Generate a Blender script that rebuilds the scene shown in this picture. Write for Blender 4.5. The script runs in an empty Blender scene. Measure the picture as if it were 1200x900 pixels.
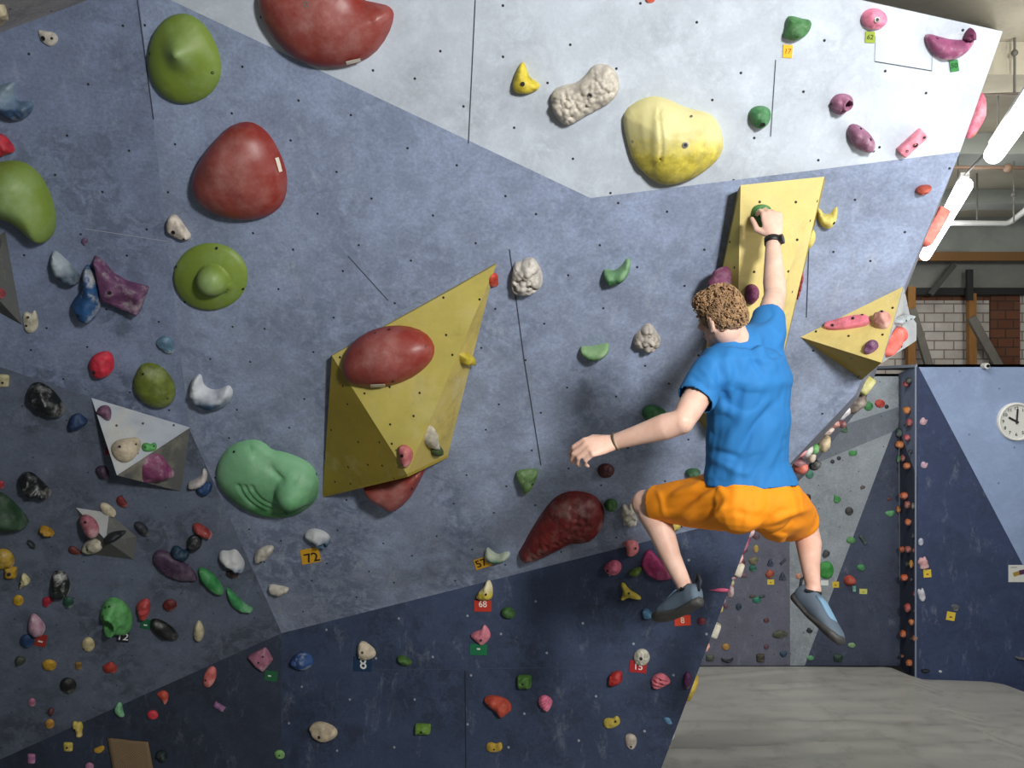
import bpy, bmesh, math, random
import numpy as np
from mathutils import Vector, Matrix, noise as mnoise
from mathutils.geometry import delaunay_2d_cdt

S = bpy.context.scene
COL = S.collection
F = 1100.0
CAMZ = 2.15
random.seed(4)

# ------------------------------------------------------------------ camera
cd = bpy.data.cameras.new('camera'); cam = bpy.data.objects.new('camera', cd); COL.objects.link(cam)
cd.sensor_width = 36.0; cd.lens = F / 1200 * 36
cam.location = (0, 0, CAMZ); cam.rotation_euler = (math.pi / 2, 0, 0)
cd.clip_start = 0.05; cd.clip_end = 100
S.camera = cam
S.view_settings.view_transform = 'Standard'
S.view_settings.look = 'None'

def ray(px, py): return Vector(((px - 600) / F, 1.0, (450 - py) / F))
CAM = Vector((0, 0, CAMZ))
def P(px, py, d): return CAM + ray(px, py) * d
def pxm(d): return F / d

# ------------------------------------------------------------------ colours and materials
def lin(c):
    o = []
    for v in c:
        v = v / 255.0
        o.append(v / 12.92 if v <= 0.04045 else ((v + 0.055) / 1.055) ** 2.4)
    return (*o, 1.0)

class NT:
    def __init__(s, name):
        s.m = bpy.data.materials.new(name); s.m.use_nodes = True
        s.t = s.m.node_tree; s.n = s.t.nodes; s.l = s.t.links
        s.b = s.n['Principled BSDF']; s.y = 0
    def add(s, kind, **kw):
        nd = s.n.new(kind)
        for k, v in kw.items():
            if k.startswith('i_'):
                key = k[2:]
                key = int(key) if key.isdigit() else key.replace('_', ' ')
                nd.inputs[key].default_value = v
            else: setattr(nd, k, v)
        return nd
    def link(s, a, b): s.l.new(a, b)
    def coord(s, which='Object', scale=(1, 1, 1)):
        tc = s.add('ShaderNodeTexCoord'); mp = s.add('ShaderNodeMapping')
        mp.inputs['Scale'].default_value = scale
        s.link(tc.outputs[which], mp.inputs['Vector']); return mp.outputs[0]
    def noise(s, vec, scale, detail=4, rough=0.6, dist=0.0):
        nd = s.add('ShaderNodeTexNoise'); nd.inputs['Scale'].default_value = scale
        nd.inputs['Detail'].default_value = detail; nd.inputs['Roughness'].default_value = rough
        nd.inputs['Distortion'].default_value = dist
        s.link(vec, nd.inputs['Vector']); return nd.outputs['Fac']
    def ramp(s, fac, p0, p1, c0=(0, 0, 0, 1), c1=(1, 1, 1, 1)):
        r = s.add('ShaderNodeValToRGB'); e = r.color_ramp.elements
        e[0].position = p0; e[1].position = p1; e[0].color = c0; e[1].color = c1
        s.link(fac, r.inputs[0]); return r.outputs[0]
    def mul(s, a, k, op='MULTIPLY'):
        nd = s.add('ShaderNodeMath'); nd.operation = op
        s.link(a, nd.inputs[0])
        if isinstance(k, (int, float)): nd.inputs[1].default_value = k
        else: s.link(k, nd.inputs[1])
        return nd.outputs[0]
    def mix(s, fac, a, b, blend='MIX'):
        nd = s.add('ShaderNodeMix'); nd.data_type = 'RGBA'; nd.blend_type = blend
        if isinstance(fac, (int, float)): nd.inputs[0].default_value = fac
        else: s.link(fac, nd.inputs[0])
        for v, i in ((a, 6), (b, 7)):
            if isinstance(v, tuple): nd.inputs[i].default_value = v
            else: s.link(v, nd.inputs[i])
        return nd.outputs[2]
    def bump(s, h, strength=0.3, dist=0.01):
        b = s.add('ShaderNodeBump'); b.inputs['Strength'].default_value = strength
        b.inputs['Distance'].default_value = dist
        s.link(h, b.inputs['Height']); s.link(b.outputs[0], s.b.inputs['Normal'])
    def rough(s, r): s.b.inputs['Roughness'].default_value = r
    def base(s, c):
        if isinstance(c, tuple): s.b.inputs['Base Color'].default_value = c
        else: s.link(c, s.b.inputs['Base Color'])

_mc = {}
def flat_mat(col, rough=0.6, metal=0.0, emit=0.0):
    k = ('flat', col, rough, metal, emit)
    if k not in _mc:
        t = NT('plain_paint')
        v = t.coord(); n = t.noise(v, 30, 3)
        c = lin(col)
        d = tuple(x * 0.85 for x in c[:3]) + (1,)
        t.base(t.mix(n, d, c)); t.rough(rough); t.b.inputs['Metallic'].default_value = metal
        if emit:
            t.b.inputs['Emission Color'].default_value = c; t.b.inputs['Emission Strength'].default_value = emit
        _mc[k] = t.m
    return _mc[k]

def hold_mat(col, chalk=0.25, c2=None, split=0.0, soft=0.35, rough=0.62, speck=0.0):
    """cast-resin colour with worn chalk patches; c2 tints the upper side"""
    k = ('hold', col, chalk, c2, split, soft, rough, speck)
    if k in _mc: return _mc[k]
    t = NT('hold_resin'); v = t.coord()
    c = lin(col)
    dk = tuple(x * 0.62 for x in c[:3]) + (1,)
    n1 = t.noise(v, 22, 5, 0.65)
    out = t.mix(t.ramp(n1, 0.38, 0.6), dk, c)
    if c2 is not None:
        sep = t.add('ShaderNodeSeparateXYZ')
        t.link(t.coord('Generated'), sep.inputs[0])
        n2 = t.noise(v, 14, 3)
        s1 = t.mul(sep.outputs[1], t.mul(n2, 0.5), 'ADD')
        f = t.ramp(s1, 0.5 + split + 0.25 - soft * 0.5, min(1.0, 0.5 + split + 0.25 + soft * 0.5))
        out = t.mix(f, out, lin(c2))
    if chalk > 0:
        n3 = t.noise(v, 9, 6, 0.7)
        f = t.mul(t.ramp(n3, 0.5, 0.66), chalk)
        out = t.mix(f, out, lin((205, 205, 200)))
    if speck > 0:
        vo = t.add('ShaderNodeTexVoronoi'); vo.inputs['Scale'].default_value = 70; t.link(v, vo.inputs['Vector'])
        f = t.mul(t.ramp(vo.outputs['Distance'], 0.15, 0.3, (1, 1, 1, 1), (0, 0, 0, 1)), speck)
        out = t.mix(f, out, lin((35, 35, 38)))
    t.base(out); t.rough(rough)
    t.bump(t.noise(v, 160, 3), 0.25, 0.002)
    _mc[k] = t.m
    return t.m

def wall_mat(name, col, dots=True, smudge=0.5, chalk=0.35, dotcol=(20, 22, 28), dscale=4.6, rough=0.75, seed=0.0, grain=0.12, dotr=0.019, grad=None):
    t = NT(name); v0 = t.coord()
    mp = t.add('ShaderNodeMapping'); mp.inputs['Location'].default_value = (seed, seed * 1.7, 0)
    t.link(v0, mp.inputs[0]); v = mp.outputs[0]
    c = lin(col)
    dk = tuple(x * 0.44 for x in c[:3]) + (1,)
    lt = tuple(min(1, x * 1.22 + 0.012) for x in c[:3]) + (1,)
    big = t.noise(v, 1.3, 3, 0.6)
    out = t.mix(t.ramp(big, 0.36, 0.64), tuple(x * 0.88 for x in c[:3]) + (1,), tuple(min(1, x * 1.08) for x in c[:3]) + (1,))
    low = None
    if grad is not None:
        # stronger rubber smudges and a darker, greyer base tone towards the foot of the wall
        sp = t.add('ShaderNodeSeparateXYZ'); t.link(v0, sp.inputs[0])
        mr_ = t.add('ShaderNodeMapRange'); t.link(sp.outputs[1], mr_.inputs[0])
        mr_.inputs[1].default_value = grad[0]; mr_.inputs[2].default_value = grad[1]; mr_.inputs[3].default_value = 1.0; mr_.inputs[4].default_value = grad[2]
        low = mr_.outputs[0]
        out = t.mix(t.mul(low, grad[3]), out, lin(grad[4]))
    mot = t.noise(v, 5.5, 10, 0.78, 0.3)
    out = t.mix(t.mul(t.ramp(mot, 0.47, 0.62), 0.5), out, lt)
    out = t.mix(t.mul(t.ramp(mot, 0.36, 0.50, (1, 1, 1, 1), (0, 0, 0, 1)), 0.34 * min(1, smudge) ** 1.3), out, dk)
    # rubber smudges: broad blotches broken up by finer noise
    sm = t.noise(v, 2.1, 3, 0.6, 0.4); sm2 = t.noise(v, 11, 7, 0.75, 0.5)
    f = t.mul(t.mul(t.ramp(sm, 0.44, 0.57), t.ramp(sm2, 0.42, 0.56)), min(1.0, smudge * 1.3))
    if low: f = t.mul(f, low)
    out = t.mix(f, out, dk)
    mv = t.add('ShaderNodeMapping'); mv.inputs['Scale'].default_value = (1.0, 2.6, 1); mv.inputs['Rotation'].default_value = (0, 0, 0.7)
    t.link(v, mv.inputs[0])
    sc = t.noise(mv.outputs[0], 6, 6, 0.75, 0.6)
    out = t.mix(t.mul(t.ramp(sc, 0.60, 0.72), smudge * 0.6), out, dk)
    mv2 = t.add('ShaderNodeMapping'); mv2.inputs['Scale'].default_value = (2.4, 1.0, 1); mv2.inputs['Rotation'].default_value = (0, 0, -0.5)
    t.link(v, mv2.inputs[0])
    ch = t.noise(mv2.outputs[0], 3.5, 9, 0.8, 0.3)
    out = t.mix(t.mul(t.ramp(ch, 0.56, 0.70), chalk), out, lin((178, 186, 198)))
    g = t.noise(v, 70, 3, 0.7)
    gr = t.ramp(g, 0.35, 0.65, (1 - grain,) * 3 + (1,), (1 + grain,) * 3 + (1,))
    out = t.mix(1.0, out, gr, 'MULTIPLY')
    if dots:
        vo = t.add('ShaderNodeTexVoronoi'); vo.voronoi_dimensions = '2D'
        vo.inputs['Scale'].default_value = dscale; vo.inputs['Randomness'].default_value = 0.42
        mr = t.add('ShaderNodeMapping'); mr.inputs['Rotation'].default_value = (0, 0, 0.5)
        t.link(v, mr.inputs[0]); t.link(mr.outputs[0], vo.inputs['Vector'])
        f = t.ramp(vo.outputs['Distance'], dotr, dotr + 0.009, (1, 1, 1, 1), (0, 0, 0, 1))
        out = t.mix(f, out, lin(dotcol))
    t.base(out); t.rough(rough)
    t.bump(t.noise(v, 45, 5, 0.7), 0.18, 0.004)
    return t.m

# ------------------------------------------------------------------ objects
def tag(o, label=None, cat=None, group=None, kind=None):
    if label: o['label'] = label
    if cat: o['category'] = cat
    if group: o['group'] = group
    if kind: o['kind'] = kind
    return o

def link_mesh(name, me, mats=None, parent=None, mw=None, smooth=False):
    o = bpy.data.objects.new(name, me); COL.objects.link(o)
    if mats is not None:
        for m in (mats if isinstance(mats, (list, tuple)) else [mats]): me.materials.append(m)
    if smooth:
        for p in me.polygons: p.use_smooth = True
    if mw is not None: o.matrix_world = mw
    if parent is not None:
        o.parent = parent
        o.matrix_parent_inverse = Matrix.Identity(4)
        if mw is not None:
            o.matrix_basis = parent.matrix_world.inverted() @ mw
    return o

def empty(name, loc, mw=None):
    o = bpy.data.objects.new(name, None); COL.objects.link(o); o.empty_display_size = 0.05
    if mw is not None: o.matrix_world = mw; o.matrix_basis = mw
    else:
        o.location = loc; o.matrix_world = Matrix.Translation(loc)
    return o

def pydata(verts, faces):
    me = bpy.data.meshes.new('m'); me.from_pydata([tuple(v) for v in verts], [], faces); me.update(); return me

class MB:
    """collects simple solids into one mesh"""
    def __init__(s): s.v = []; s.f = []
    def box(s, lo, hi, mat=None):
        lo = Vector(lo); hi = Vector(hi); b = len(s.v)
        for z in (lo.z, hi.z):
            for x, y in ((lo.x, lo.y), (hi.x, lo.y), (hi.x, hi.y), (lo.x, hi.y)):
                p = Vector((x, y, z)); s.v.append(mat @ p if mat else p)
        s.f += [[b, b+3, b+2, b+1], [b+4, b+5, b+6, b+7], [b, b+1, b+5, b+4], [b+1, b+2, b+6, b+5], [b+2, b+3, b+7, b+6], [b+3, b, b+4, b+7]]
        return s
    def bar(s, a, b, w, h, up=Vector((0, 0, 1))):
        a = Vector(a); b = Vector(b); d = (b - a).normalized(); x = d.cross(up).normalized(); z = x.cross(d)
        i = len(s.v)
        for p in (a, b):
            for sx, sz in ((-1, -1), (1, -1), (1, 1), (-1, 1)): s.v.append(p + x * sx * w / 2 + z * sz * h / 2)
        s.f += [[i, i+1, i+2, i+3], [i+7, i+6, i+5, i+4]] + [[i + k, i + 4 + k, i + 4 + (k + 1) % 4, i + (k + 1) % 4] for k in range(4)]
        return s
    def tube(s, pts, r, n=10, caps=True):
        pts = [Vector(p) for p in pts]; rs = r if isinstance(r, (list, tuple)) else [r] * len(pts)
        i = len(s.v); ref = None
        for k, p in enumerate(pts):
            d = (pts[min(k + 1, len(pts) - 1)] - pts[max(k - 1, 0)]).normalized()
            if ref is None: ref = d.orthogonal().normalized()
            ref = (ref - d * ref.dot(d)).normalized(); b = d.cross(ref)
            for j in range(n):
                a = 2 * math.pi * j / n; s.v.append(p + (ref * math.cos(a) + b * math.sin(a)) * rs[k])
        for k in range(len(pts) - 1):
            for j in range(n):
                s.f.append([i + k*n + j, i + k*n + (j+1) % n, i + (k+1)*n + (j+1) % n, i + (k+1)*n + j])
        if caps:
            s.f.append([i + j for j in reversed(range(n))]); s.f.append([i + (len(pts)-1)*n + j for j in range(n)])
        return s
    def ball(s, c, r, mat=None, nu=14, nv=9):
        i = len(s.v); r = Vector(r) if not isinstance(r, (int, float)) else Vector((r, r, r)); c = Vector(c)
        def q(th, ph):
            p = Vector((r.x * math.sin(th) * math.cos(ph), r.y * math.sin(th) * math.sin(ph), r.z * math.cos(th)))
            return c + (mat @ p if mat else p)
        s.v.append(q(0, 0))
        for a in range(1, nv):
            for b in range(nu): s.v.append(q(math.pi * a / nv, 2 * math.pi * b / nu))
        s.v.append(q(math.pi, 0))
        for b in range(nu):
            s.f.append([i, i + 1 + b, i + 1 + (b + 1) % nu])
            e = i + 1 + (nv - 2) * nu
            s.f.append([e + nu, e + (b + 1) % nu, e + b])
        for a in range(nv - 2):
            for b in range(nu):
                o = i + 1 + a * nu
                s.f.append([o + b, o + nu + b, o + nu + (b+1) % nu, o + (b+1) % nu])
        return s
    def loft(s, rings):
        """rings: (centre, ax, ay) with axis vectors already scaled; closed with caps"""
        n = 24; i = len(s.v)
        for c, ax, ay in rings:
            for j in range(n):
                a = 2 * math.pi * j / n; s.v.append(Vector(c) + ax * math.cos(a) + ay * math.sin(a))
        m = len(rings)
        for k in range(m - 1):
            for j in range(n):
                s.f.append([i + k*n + j, i + k*n + (j+1) % n, i + (k+1)*n + (j+1) % n, i + (k+1)*n + j])
        s.f.append([i + j for j in reversed(range(n))]); s.f.append([i + (m-1)*n + j for j in range(n)])
        return s
    def mesh(s):
        me = pydata(s.v, s.f); bm = bmesh.new(); bm.from_mesh(me); bmesh.ops.recalc_face_normals(bm, faces=bm.faces); bm.to_mesh(me); bm.free(); return me
    def build(s, name, mat, parent=None, smooth=False, origin=None):
        me = s.mesh(); mw = None
        if origin is None and s.v:
            vs = np.array([tuple(v) for v in s.v]); origin = Vector((vs.min(0) + vs.max(0)) / 2)
        me.transform(Matrix.Translation(-Vector(origin))); mw = Matrix.Translation(Vector(origin))
        return link_mesh(name, me, mat, parent, mw, smooth)

# ------------------------------------------------------------------ planar faces
class Face:
    """a plane in the world with an in-plane frame (u right, v up, n towards the room)"""
    def __init__(s, a, b, c, name=''):
        a, b, c = Vector(a), Vector(b), Vector(c)
        n = (b - a).cross(c - a).normalized()
        if n.dot(a - CAM) > 0: n = -n
        s.n = n; s.p = a; s.name = name
        u = Vector((0, 0, 1)).cross(n)
        if u.length < 1e-3: u = Vector((1, 0, 0))
        u.normalize()
        s.u = u; s.v = n.cross(u)
    def hit(s, px, py):
        r = ray(px, py); return CAM + r * ((s.p - CAM).dot(s.n) / r.dot(s.n))
    def mw(s, o):
        m = Matrix((s.u, s.v, s.n)).transposed().to_4x4(); m.translation = o; return m
    def loc(s, p, o):
        d = p - o; return Vector((d.dot(s.u), d.dot(s.v)))
# ------------------------------------------------------------------ climbing wall facets
class Plane4(Face):
    pass

def eqface(nx, ny, nz, c, name):
    # nx*X + ny*Y + nz*(Z-CAMZ) = c
    n = Vector((nx, ny, nz)); k = n.length_squared
    p = CAM + n * (c / k)
    f = Face.__new__(Face); f.n = n.normalized()
    if f.n.dot(p - CAM) > 0: f.n = -f.n
    f.p = p; f.name = name
    u = Vector((0, 0, 1)).cross(f.n).normalized(); f.u = u; f.v = f.n.cross(u); return f

F1 = eqface(0.20, 1.72, 0.95, 7.37, 'main')
A_ = F1.hit(163, 0); B_ = F1.hit(222, 503); D_ = F1.hit(330, 742); FF_ = F1.hit(871, 606)
E_ = P(0, 890, 5.15)
F3 = Face(B_, D_, E_, 'left_lower')
C_ = F3.hit(0, 430)
F2 = Face(A_, B_, C_, 'left')
F4 = Face(D_, E_, D_ + Vector((0, 0, -1)), 'left_kick')
F5 = Face(D_, FF_, D_ + Vector((0, 0, -1)), 'kick')

def foot(face, p, q, z=0.015):
    """where the image line p-q, carried on down a face, reaches the mat"""
    lo, hi = 0.0, 6.0
    for _ in range(60):
        m = (lo + hi) / 2; w_ = face.hit(p[0] + (q[0] - p[0]) * m, p[1] + (q[1] - p[1]) * m)
        if w_.z > z: lo = m
        else: hi = m
    return w_
R5 = foot(F5, (885, 610), (775, 900)); D5 = D_.copy(); D5.z = 0.015; E2_ = D_ + (E_ - D_) * 1.909; E5 = Vector((E2_.x, E2_.y, 0.015))

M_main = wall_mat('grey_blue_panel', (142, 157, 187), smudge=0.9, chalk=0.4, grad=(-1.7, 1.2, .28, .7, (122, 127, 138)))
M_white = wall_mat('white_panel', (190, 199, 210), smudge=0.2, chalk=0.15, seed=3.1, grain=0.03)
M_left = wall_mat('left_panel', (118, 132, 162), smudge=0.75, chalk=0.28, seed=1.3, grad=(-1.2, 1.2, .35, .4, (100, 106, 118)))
M_lleft = wall_mat('painted_shade_panel', (86, 95, 112), smudge=0.6, chalk=0.15, seed=2.2, dotr=0.012)  # shade of the lower left facet is put into this darker base colour
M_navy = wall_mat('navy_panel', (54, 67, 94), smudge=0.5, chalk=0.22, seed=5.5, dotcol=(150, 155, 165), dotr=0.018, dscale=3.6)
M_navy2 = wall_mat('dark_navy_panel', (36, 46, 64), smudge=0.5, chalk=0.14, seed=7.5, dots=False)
M_edge = flat_mat((70, 74, 84), 0.7)
M_seam = flat_mat((58, 62, 72), 0.9)
M_seam_l = flat_mat((150, 156, 168), 0.9)

def panel(name, face, pts, mat, thick=0.018):
    """a plywood facet: polygon on a plane with a little thickness behind"""
    W = [p if isinstance(p, Vector) else face.hit(*p) for p in pts]
    o = sum(W, Vector()) / len(W); mw = face.mw(o)
    L = [face.loc(p, o) for p in W]; n = len(L)
    ar = sum(L[i].x * L[(i+1) % n].y - L[(i+1) % n].x * L[i].y for i in range(n))
    if ar < 0: L.reverse()
    v = [(p.x, p.y, 0) for p in L] + [(p.x, p.y, -thick) for p in L]
    f = [list(range(n)), [n + i for i in reversed(range(n))]] + [[i, n + i, n + (i+1) % n, (i+1) % n] for i in range(n)]
    ob = link_mesh(name, pydata(v, f), mat, None, mw); tag(ob, kind='structure'); return ob

EDGE = [(1175, 37), (1125, 178), (1060, 335), (1002, 463), (926, 543), (885, 610)]
panel('wall_front', F1, [A_, (200, 0), (692, 232), EDGE[1], EDGE[2], EDGE[3], EDGE[4], EDGE[5], FF_, D_, B_], M_main)
panel('wall_upper', F1, [(200, 0), (150, -24), (900, -24), EDGE[0], EDGE[1], (692, 232)], M_white)
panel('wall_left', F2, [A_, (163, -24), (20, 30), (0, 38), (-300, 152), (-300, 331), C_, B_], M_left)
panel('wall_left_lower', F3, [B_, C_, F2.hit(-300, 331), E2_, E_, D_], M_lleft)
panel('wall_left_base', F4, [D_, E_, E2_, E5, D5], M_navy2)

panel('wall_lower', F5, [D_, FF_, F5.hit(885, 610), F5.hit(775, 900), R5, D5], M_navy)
# upper left: a darker facet leaning further out over the left wall
G0 = F2.hit(102, 0); G1 = F2.hit(0, 38)
F7 = Face(G0, G1, P(0, 0, F2.hit(0, 38)[1] - 0.35), 'left_roof')
M_roof = wall_mat('dusty_panel', (176, 174, 176), smudge=0.4, chalk=0.2, seed=9.1)
panel('wall_left_upper', F7, [(110, -3), G0, G1, F2.hit(-300, 152), (-300, -40), (60, -40)], M_roof)

# return face along the free edge of the wall
fe = [F1.hit(*p) for p in EDGE] + [F5.hit(775, 900), R5]
back = [(1168, 37), (1118, 182), (1062, 340), (1014, 470), (944, 556), (881, 616), (766, 903), (743, 985)]
bk = [P(x, y, f.y + 1.1) for (x, y), f in zip(back, fe)]; bk[-1].z = 0.015
me = pydata(fe + bk, [[i, i + 1, len(fe) + i + 1, len(fe) + i] for i in range(len(fe) - 1)])
ob = link_mesh('wall_side', me, wall_mat('side_panel', (112, 116, 128), smudge=0.4, chalk=0.2, dots=False)); tag(ob, kind='structure')

# panel seams
_trim = [0]
def seam(face, a, b, w=1.3, mat=None, lift=0.0015):
    A = face.hit(*a); B = face.hit(*b); d = (B - A).normalized(); s = face.n.cross(d) * (w / F * A.y / 2)
    o = (A + B) / 2; L = []
    for p in (A - s, B - s, B + s, A + s):
        q = face.loc(p, o); L.append((q.x, q.y, lift))
    _trim[0] += 1
    f = [[0, 1, 2, 3]]
    ob = link_mesh('trim_%d' % _trim[0], pydata(L, f), mat or M_seam, None, face.mw(o)); tag(ob, kind='structure')
seam(F2, (161, 0), (180, 140), 1.4)
seam(F1, (557, 0), (549, 168))
seam(F1, (597, 292), (614, 420)); seam(F1, (614, 420), (634, 545))
seam(F1, (909, 70), (903, 160), 1.0)
seam(F1, (948, 285), (945, 372), 1.2)
seam(F1, (408, 300), (455, 352), 1.0)
seam(F1, (345, 215), (362, 232), 0.8, M_seam_l)
seam(F1, (1025, 72), (1092, 83), 1.0); seam(F1, (1026, 42), (1025, 72), 0.7, M_seam_l); seam(F1, (1093, 40), (1092, 83), 0.7, M_seam_l)
seam(F2, (100, 268), (205, 284), 0.9, M_seam_l)
seam(F5, (378, 786), (820, 780), 1.1, flat_mat((66, 78, 100), 0.9)); seam(F5, (545, 786), (546, 900), 1.1, flat_mat((28, 34, 48), 0.9))

# ------------------------------------------------------------------ far wall
DB, DR = 7.28, 6.9
FB = Face(P(900, 600, DB), P(1000, 600, DB), P(900, 500, DB), 'back')
FR = Face(P(1100, 600, DR), P(1200, 600, DR), P(1100, 500, DR), 'right')
NB0, NB1 = P(1053, 438, DB), P(1055, 775, DB); NR0, NR1 = P(1075, 427, DR), P(1074, 795, DR)
FN = Face(NB1, NR1, NR0, 'narrow')
kw = dict(smudge=0.3, chalk=0.15, dotr=0.015)
M_bg_lt = wall_mat('pale_grey_panel', (128, 136, 142), seed=11, **kw)
M_bg_md = wall_mat('mid_grey_panel', (92, 99, 108), seed=12, **kw)
M_bg_pu = wall_mat('purple_grey_panel', (84, 86, 100), seed=13, **kw)
M_bg_nv = wall_mat('far_navy_panel', (52, 60, 80), seed=14, **kw)
M_bg_gb = wall_mat('corner_grey_blue_panel', (118, 130, 156), seed=15, **kw)
M_rt_bl = wall_mat('light_blue_panel', (128, 146, 178), seed=16, smudge=0.08, chalk=0.08, dscale=3.2, dotr=0.02, dotcol=(96, 110, 140), grain=0.03)
M_rt_nv = wall_mat('right_navy_panel', (42, 56, 88), seed=17, smudge=0.3, chalk=0.22, dots=False, grain=0.05)

def multi(name, face, polys, thick=0.03):
    o = face.hit(*polys[0][0][0]); v = []; f = []; mi = []; mats = []
    for pts, m in polys:
        i = len(v)
        L = [face.loc(face.hit(*p), o) for p in pts]; n = len(L)
        if sum(L[k].x * L[(k+1) % n].y - L[(k+1) % n].x * L[k].y for k in range(n)) < 0: L.reverse()
        v += [(p.x, p.y, 0) for p in L]; f.append(list(range(i, i + n))); mi.append(len(mats)); mats.append(m)
    me = pydata(v, f)
    ob = link_mesh(name, me, mats, None, face.mw(o)); tag(ob, kind='structure')
    for p, k in zip(me.polygons, mi): p.material_index = k
    return ob
multi('wall_back', FB, [
    ([(700, 438), (1053, 438), (1053, 477), (1000, 494), (925, 522), (700, 600)], M_bg_lt),
    ([(1053, 477), (1053, 500), (1046, 506), (925, 556), (700, 640), (700, 600), (925, 522), (1000, 494)], M_bg_md),
    ([(1046, 506), (943, 780), (926, 780), (925, 556)], M_bg_lt),
    ([(925, 556), (926, 780), (700, 780), (700, 640)], M_bg_pu),
    ([(1053, 500), (1055, 780), (943, 780), (1046, 506)], M_bg_nv)])
multi('wall_corner', FN, [
    ([NB0 and (1053, 438), (1075, 427), (1075, 560), (1054, 505)], M_bg_gb),
    ([(1054, 505), (1075, 560), (1074, 800), (1055, 781)], M_bg_nv)])
multi('wall_right', FR, [
    ([(1075, 427), (1205, 674), (1292, 840), (1500, 840), (1500, 427)], M_rt_bl),
    ([(1075, 427), (1074, 840), (1292, 840), (1205, 674)], M_rt_nv)])
# cap boards on top of the low far walls
cap = MB(); cap.box(P(1074, 427, DR) + Vector((0, 0, -0.02)), P(1500, 427, DR) + Vector((0, 1.5, 0.0)))
tag(cap.build('trim_20', flat_mat((150, 158, 172), 0.7)), kind='structure')
cap = MB(); cap.box(P(700, 438, DB) + Vector((0, 0, -0.02)), P(1053, 438, DB) + Vector((0, 1.0, 0.0)))
tag(cap.build('trim_21', flat_mat((140, 144, 150), 0.7)), kind='structure')
cap = MB(); cap.tube([P(1073, 428, DR - .004), P(1073, 794, DR - .004)], 0.007, 6)
tag(cap.build('trim_22', flat_mat((120, 130, 150), 0.6)), kind='structure')

# ------------------------------------------------------------------ mat, floor
def ground(px, py): r = ray(px, py); return CAM + r * (-CAMZ / r.z)
t = NT('grey_tarpaulin'); v = t.coord()
n = t.noise(v, 1.2, 5, 0.6)
c = t.mix(n, lin((150, 149, 142)), lin((174, 173, 165)))
sm = t.noise(v, 5, 6, 0.7)
c = t.mix(t.mul(t.ramp(sm, 0.52, 0.75), 0.35), c, lin((84, 84, 82)))
t.base(c); t.rough(0.26)
mp = t.add('ShaderNodeMapping'); mp.inputs['Scale'].default_value = (0.55, 3.2, 1); mp.inputs['Rotation'].default_value = (0, 0, 0.08); t.link(v, mp.inputs[0])
wr = t.noise(mp.outputs[0], 1.6, 3, 0.5, 1.2)
t.bump(wr, 0.05, 0.05)
M_mat = t.m
back_line = [(600, 776), (700, 776), (940, 777), (1035, 778), (1050, 781), (1060, 787), (1072, 793), (1150, 794), (1166, 796), (1185, 802), (1205, 812), (1300, 850)]
bl = [ground(*p) for p in back_line]
# dense top with raised folds
xs = np.linspace(bl[0].x - 4.5, bl[-1].x + 0.6, 150)
bx = np.array([p.x for p in bl]); by = np.array([p.y for p in bl])
yb = np.interp(xs, bx, by)
NV = 130
V = []; Fm = []
rng = np.random.RandomState(3)
folds = []
for k in range(70):
    folds.append((rng.uniform(-0.5, 4.2), rng.uniform(4.2, 7.2), rng.uniform(-0.35, 0.35), rng.uniform(0.3, 1.3), rng.uniform(0.03, 0.08), rng.uniform(0.002, 0.006)))
for k in range(16):
    folds.append((rng.uniform(0.2, 4.0), rng.uniform(4.8, 7.0), rng.uniform(-0.15, 0.3), rng.uniform(0.5, 1.2), rng.uniform(0.012, 0.018), rng.uniform(0.009, 0.015)))
folds += [(1.6, 5.52, 0.02, 1.6, 0.02, 0.03), (3.0, 5.15, 0.35, 1.0, 0.025, 0.03), (2.2, 5.9, -0.25, 1.0, 0.02, 0.02), (2.9, 5.75, 0.12, 1.0, 0.02, 0.025)]
for i, x in enumerate(xs):
    for j in range(NV):
        tt = j / (NV - 1); y = -1.5 + (yb[i] + 1.5) * (1 - (1 - tt) ** 1.35)
        z = 0.0
        for fx, fy, sl, ln, wd, hh in folds:
            dy = y - fy - sl * (x - fx) - 0.05 * math.sin(3 * (x - fx)); dx = (x - fx) / ln
            if abs(dx) < 1.6 and abs(dy) < 4 * wd: z += hh * math.exp(-(dy / wd) ** 2 - dx ** 4)
        z += 0.008 * mnoise.noise(Vector((x * 0.9, y * 0.9, 0)))
        edge = max(0, 1 - (yb[i] - y) / 0.10); z -= 0.045 * edge ** 2
        V.append((x, y, z))
for i in range(len(xs) - 1):
    for j in range(NV - 1):
        a = i * NV + j; Fm.append([a, a + NV, a + NV + 1, a + 1])
b0 = len(V)
for i, x in enumerate(xs): V.append((x, yb[i] + 0.01, -0.35))
for i in range(len(xs) - 1): Fm.append([i * NV + NV - 1, (i + 1) * NV + NV - 1, b0 + i + 1, b0 + i])
crash = link_mesh('crash_mat', pydata(V, Fm), M_mat, smooth=True)
tag(crash, 'grey wrinkled tarpaulin covered crash mat spread across the gym ground', 'crash mat', kind='thing')
fl = MB(); fl.box((-6, -2, -0.5), (8, 12, -0.36))
tag(fl.build('floor', flat_mat((70, 70, 70), 0.8)), kind='structure')

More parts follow.
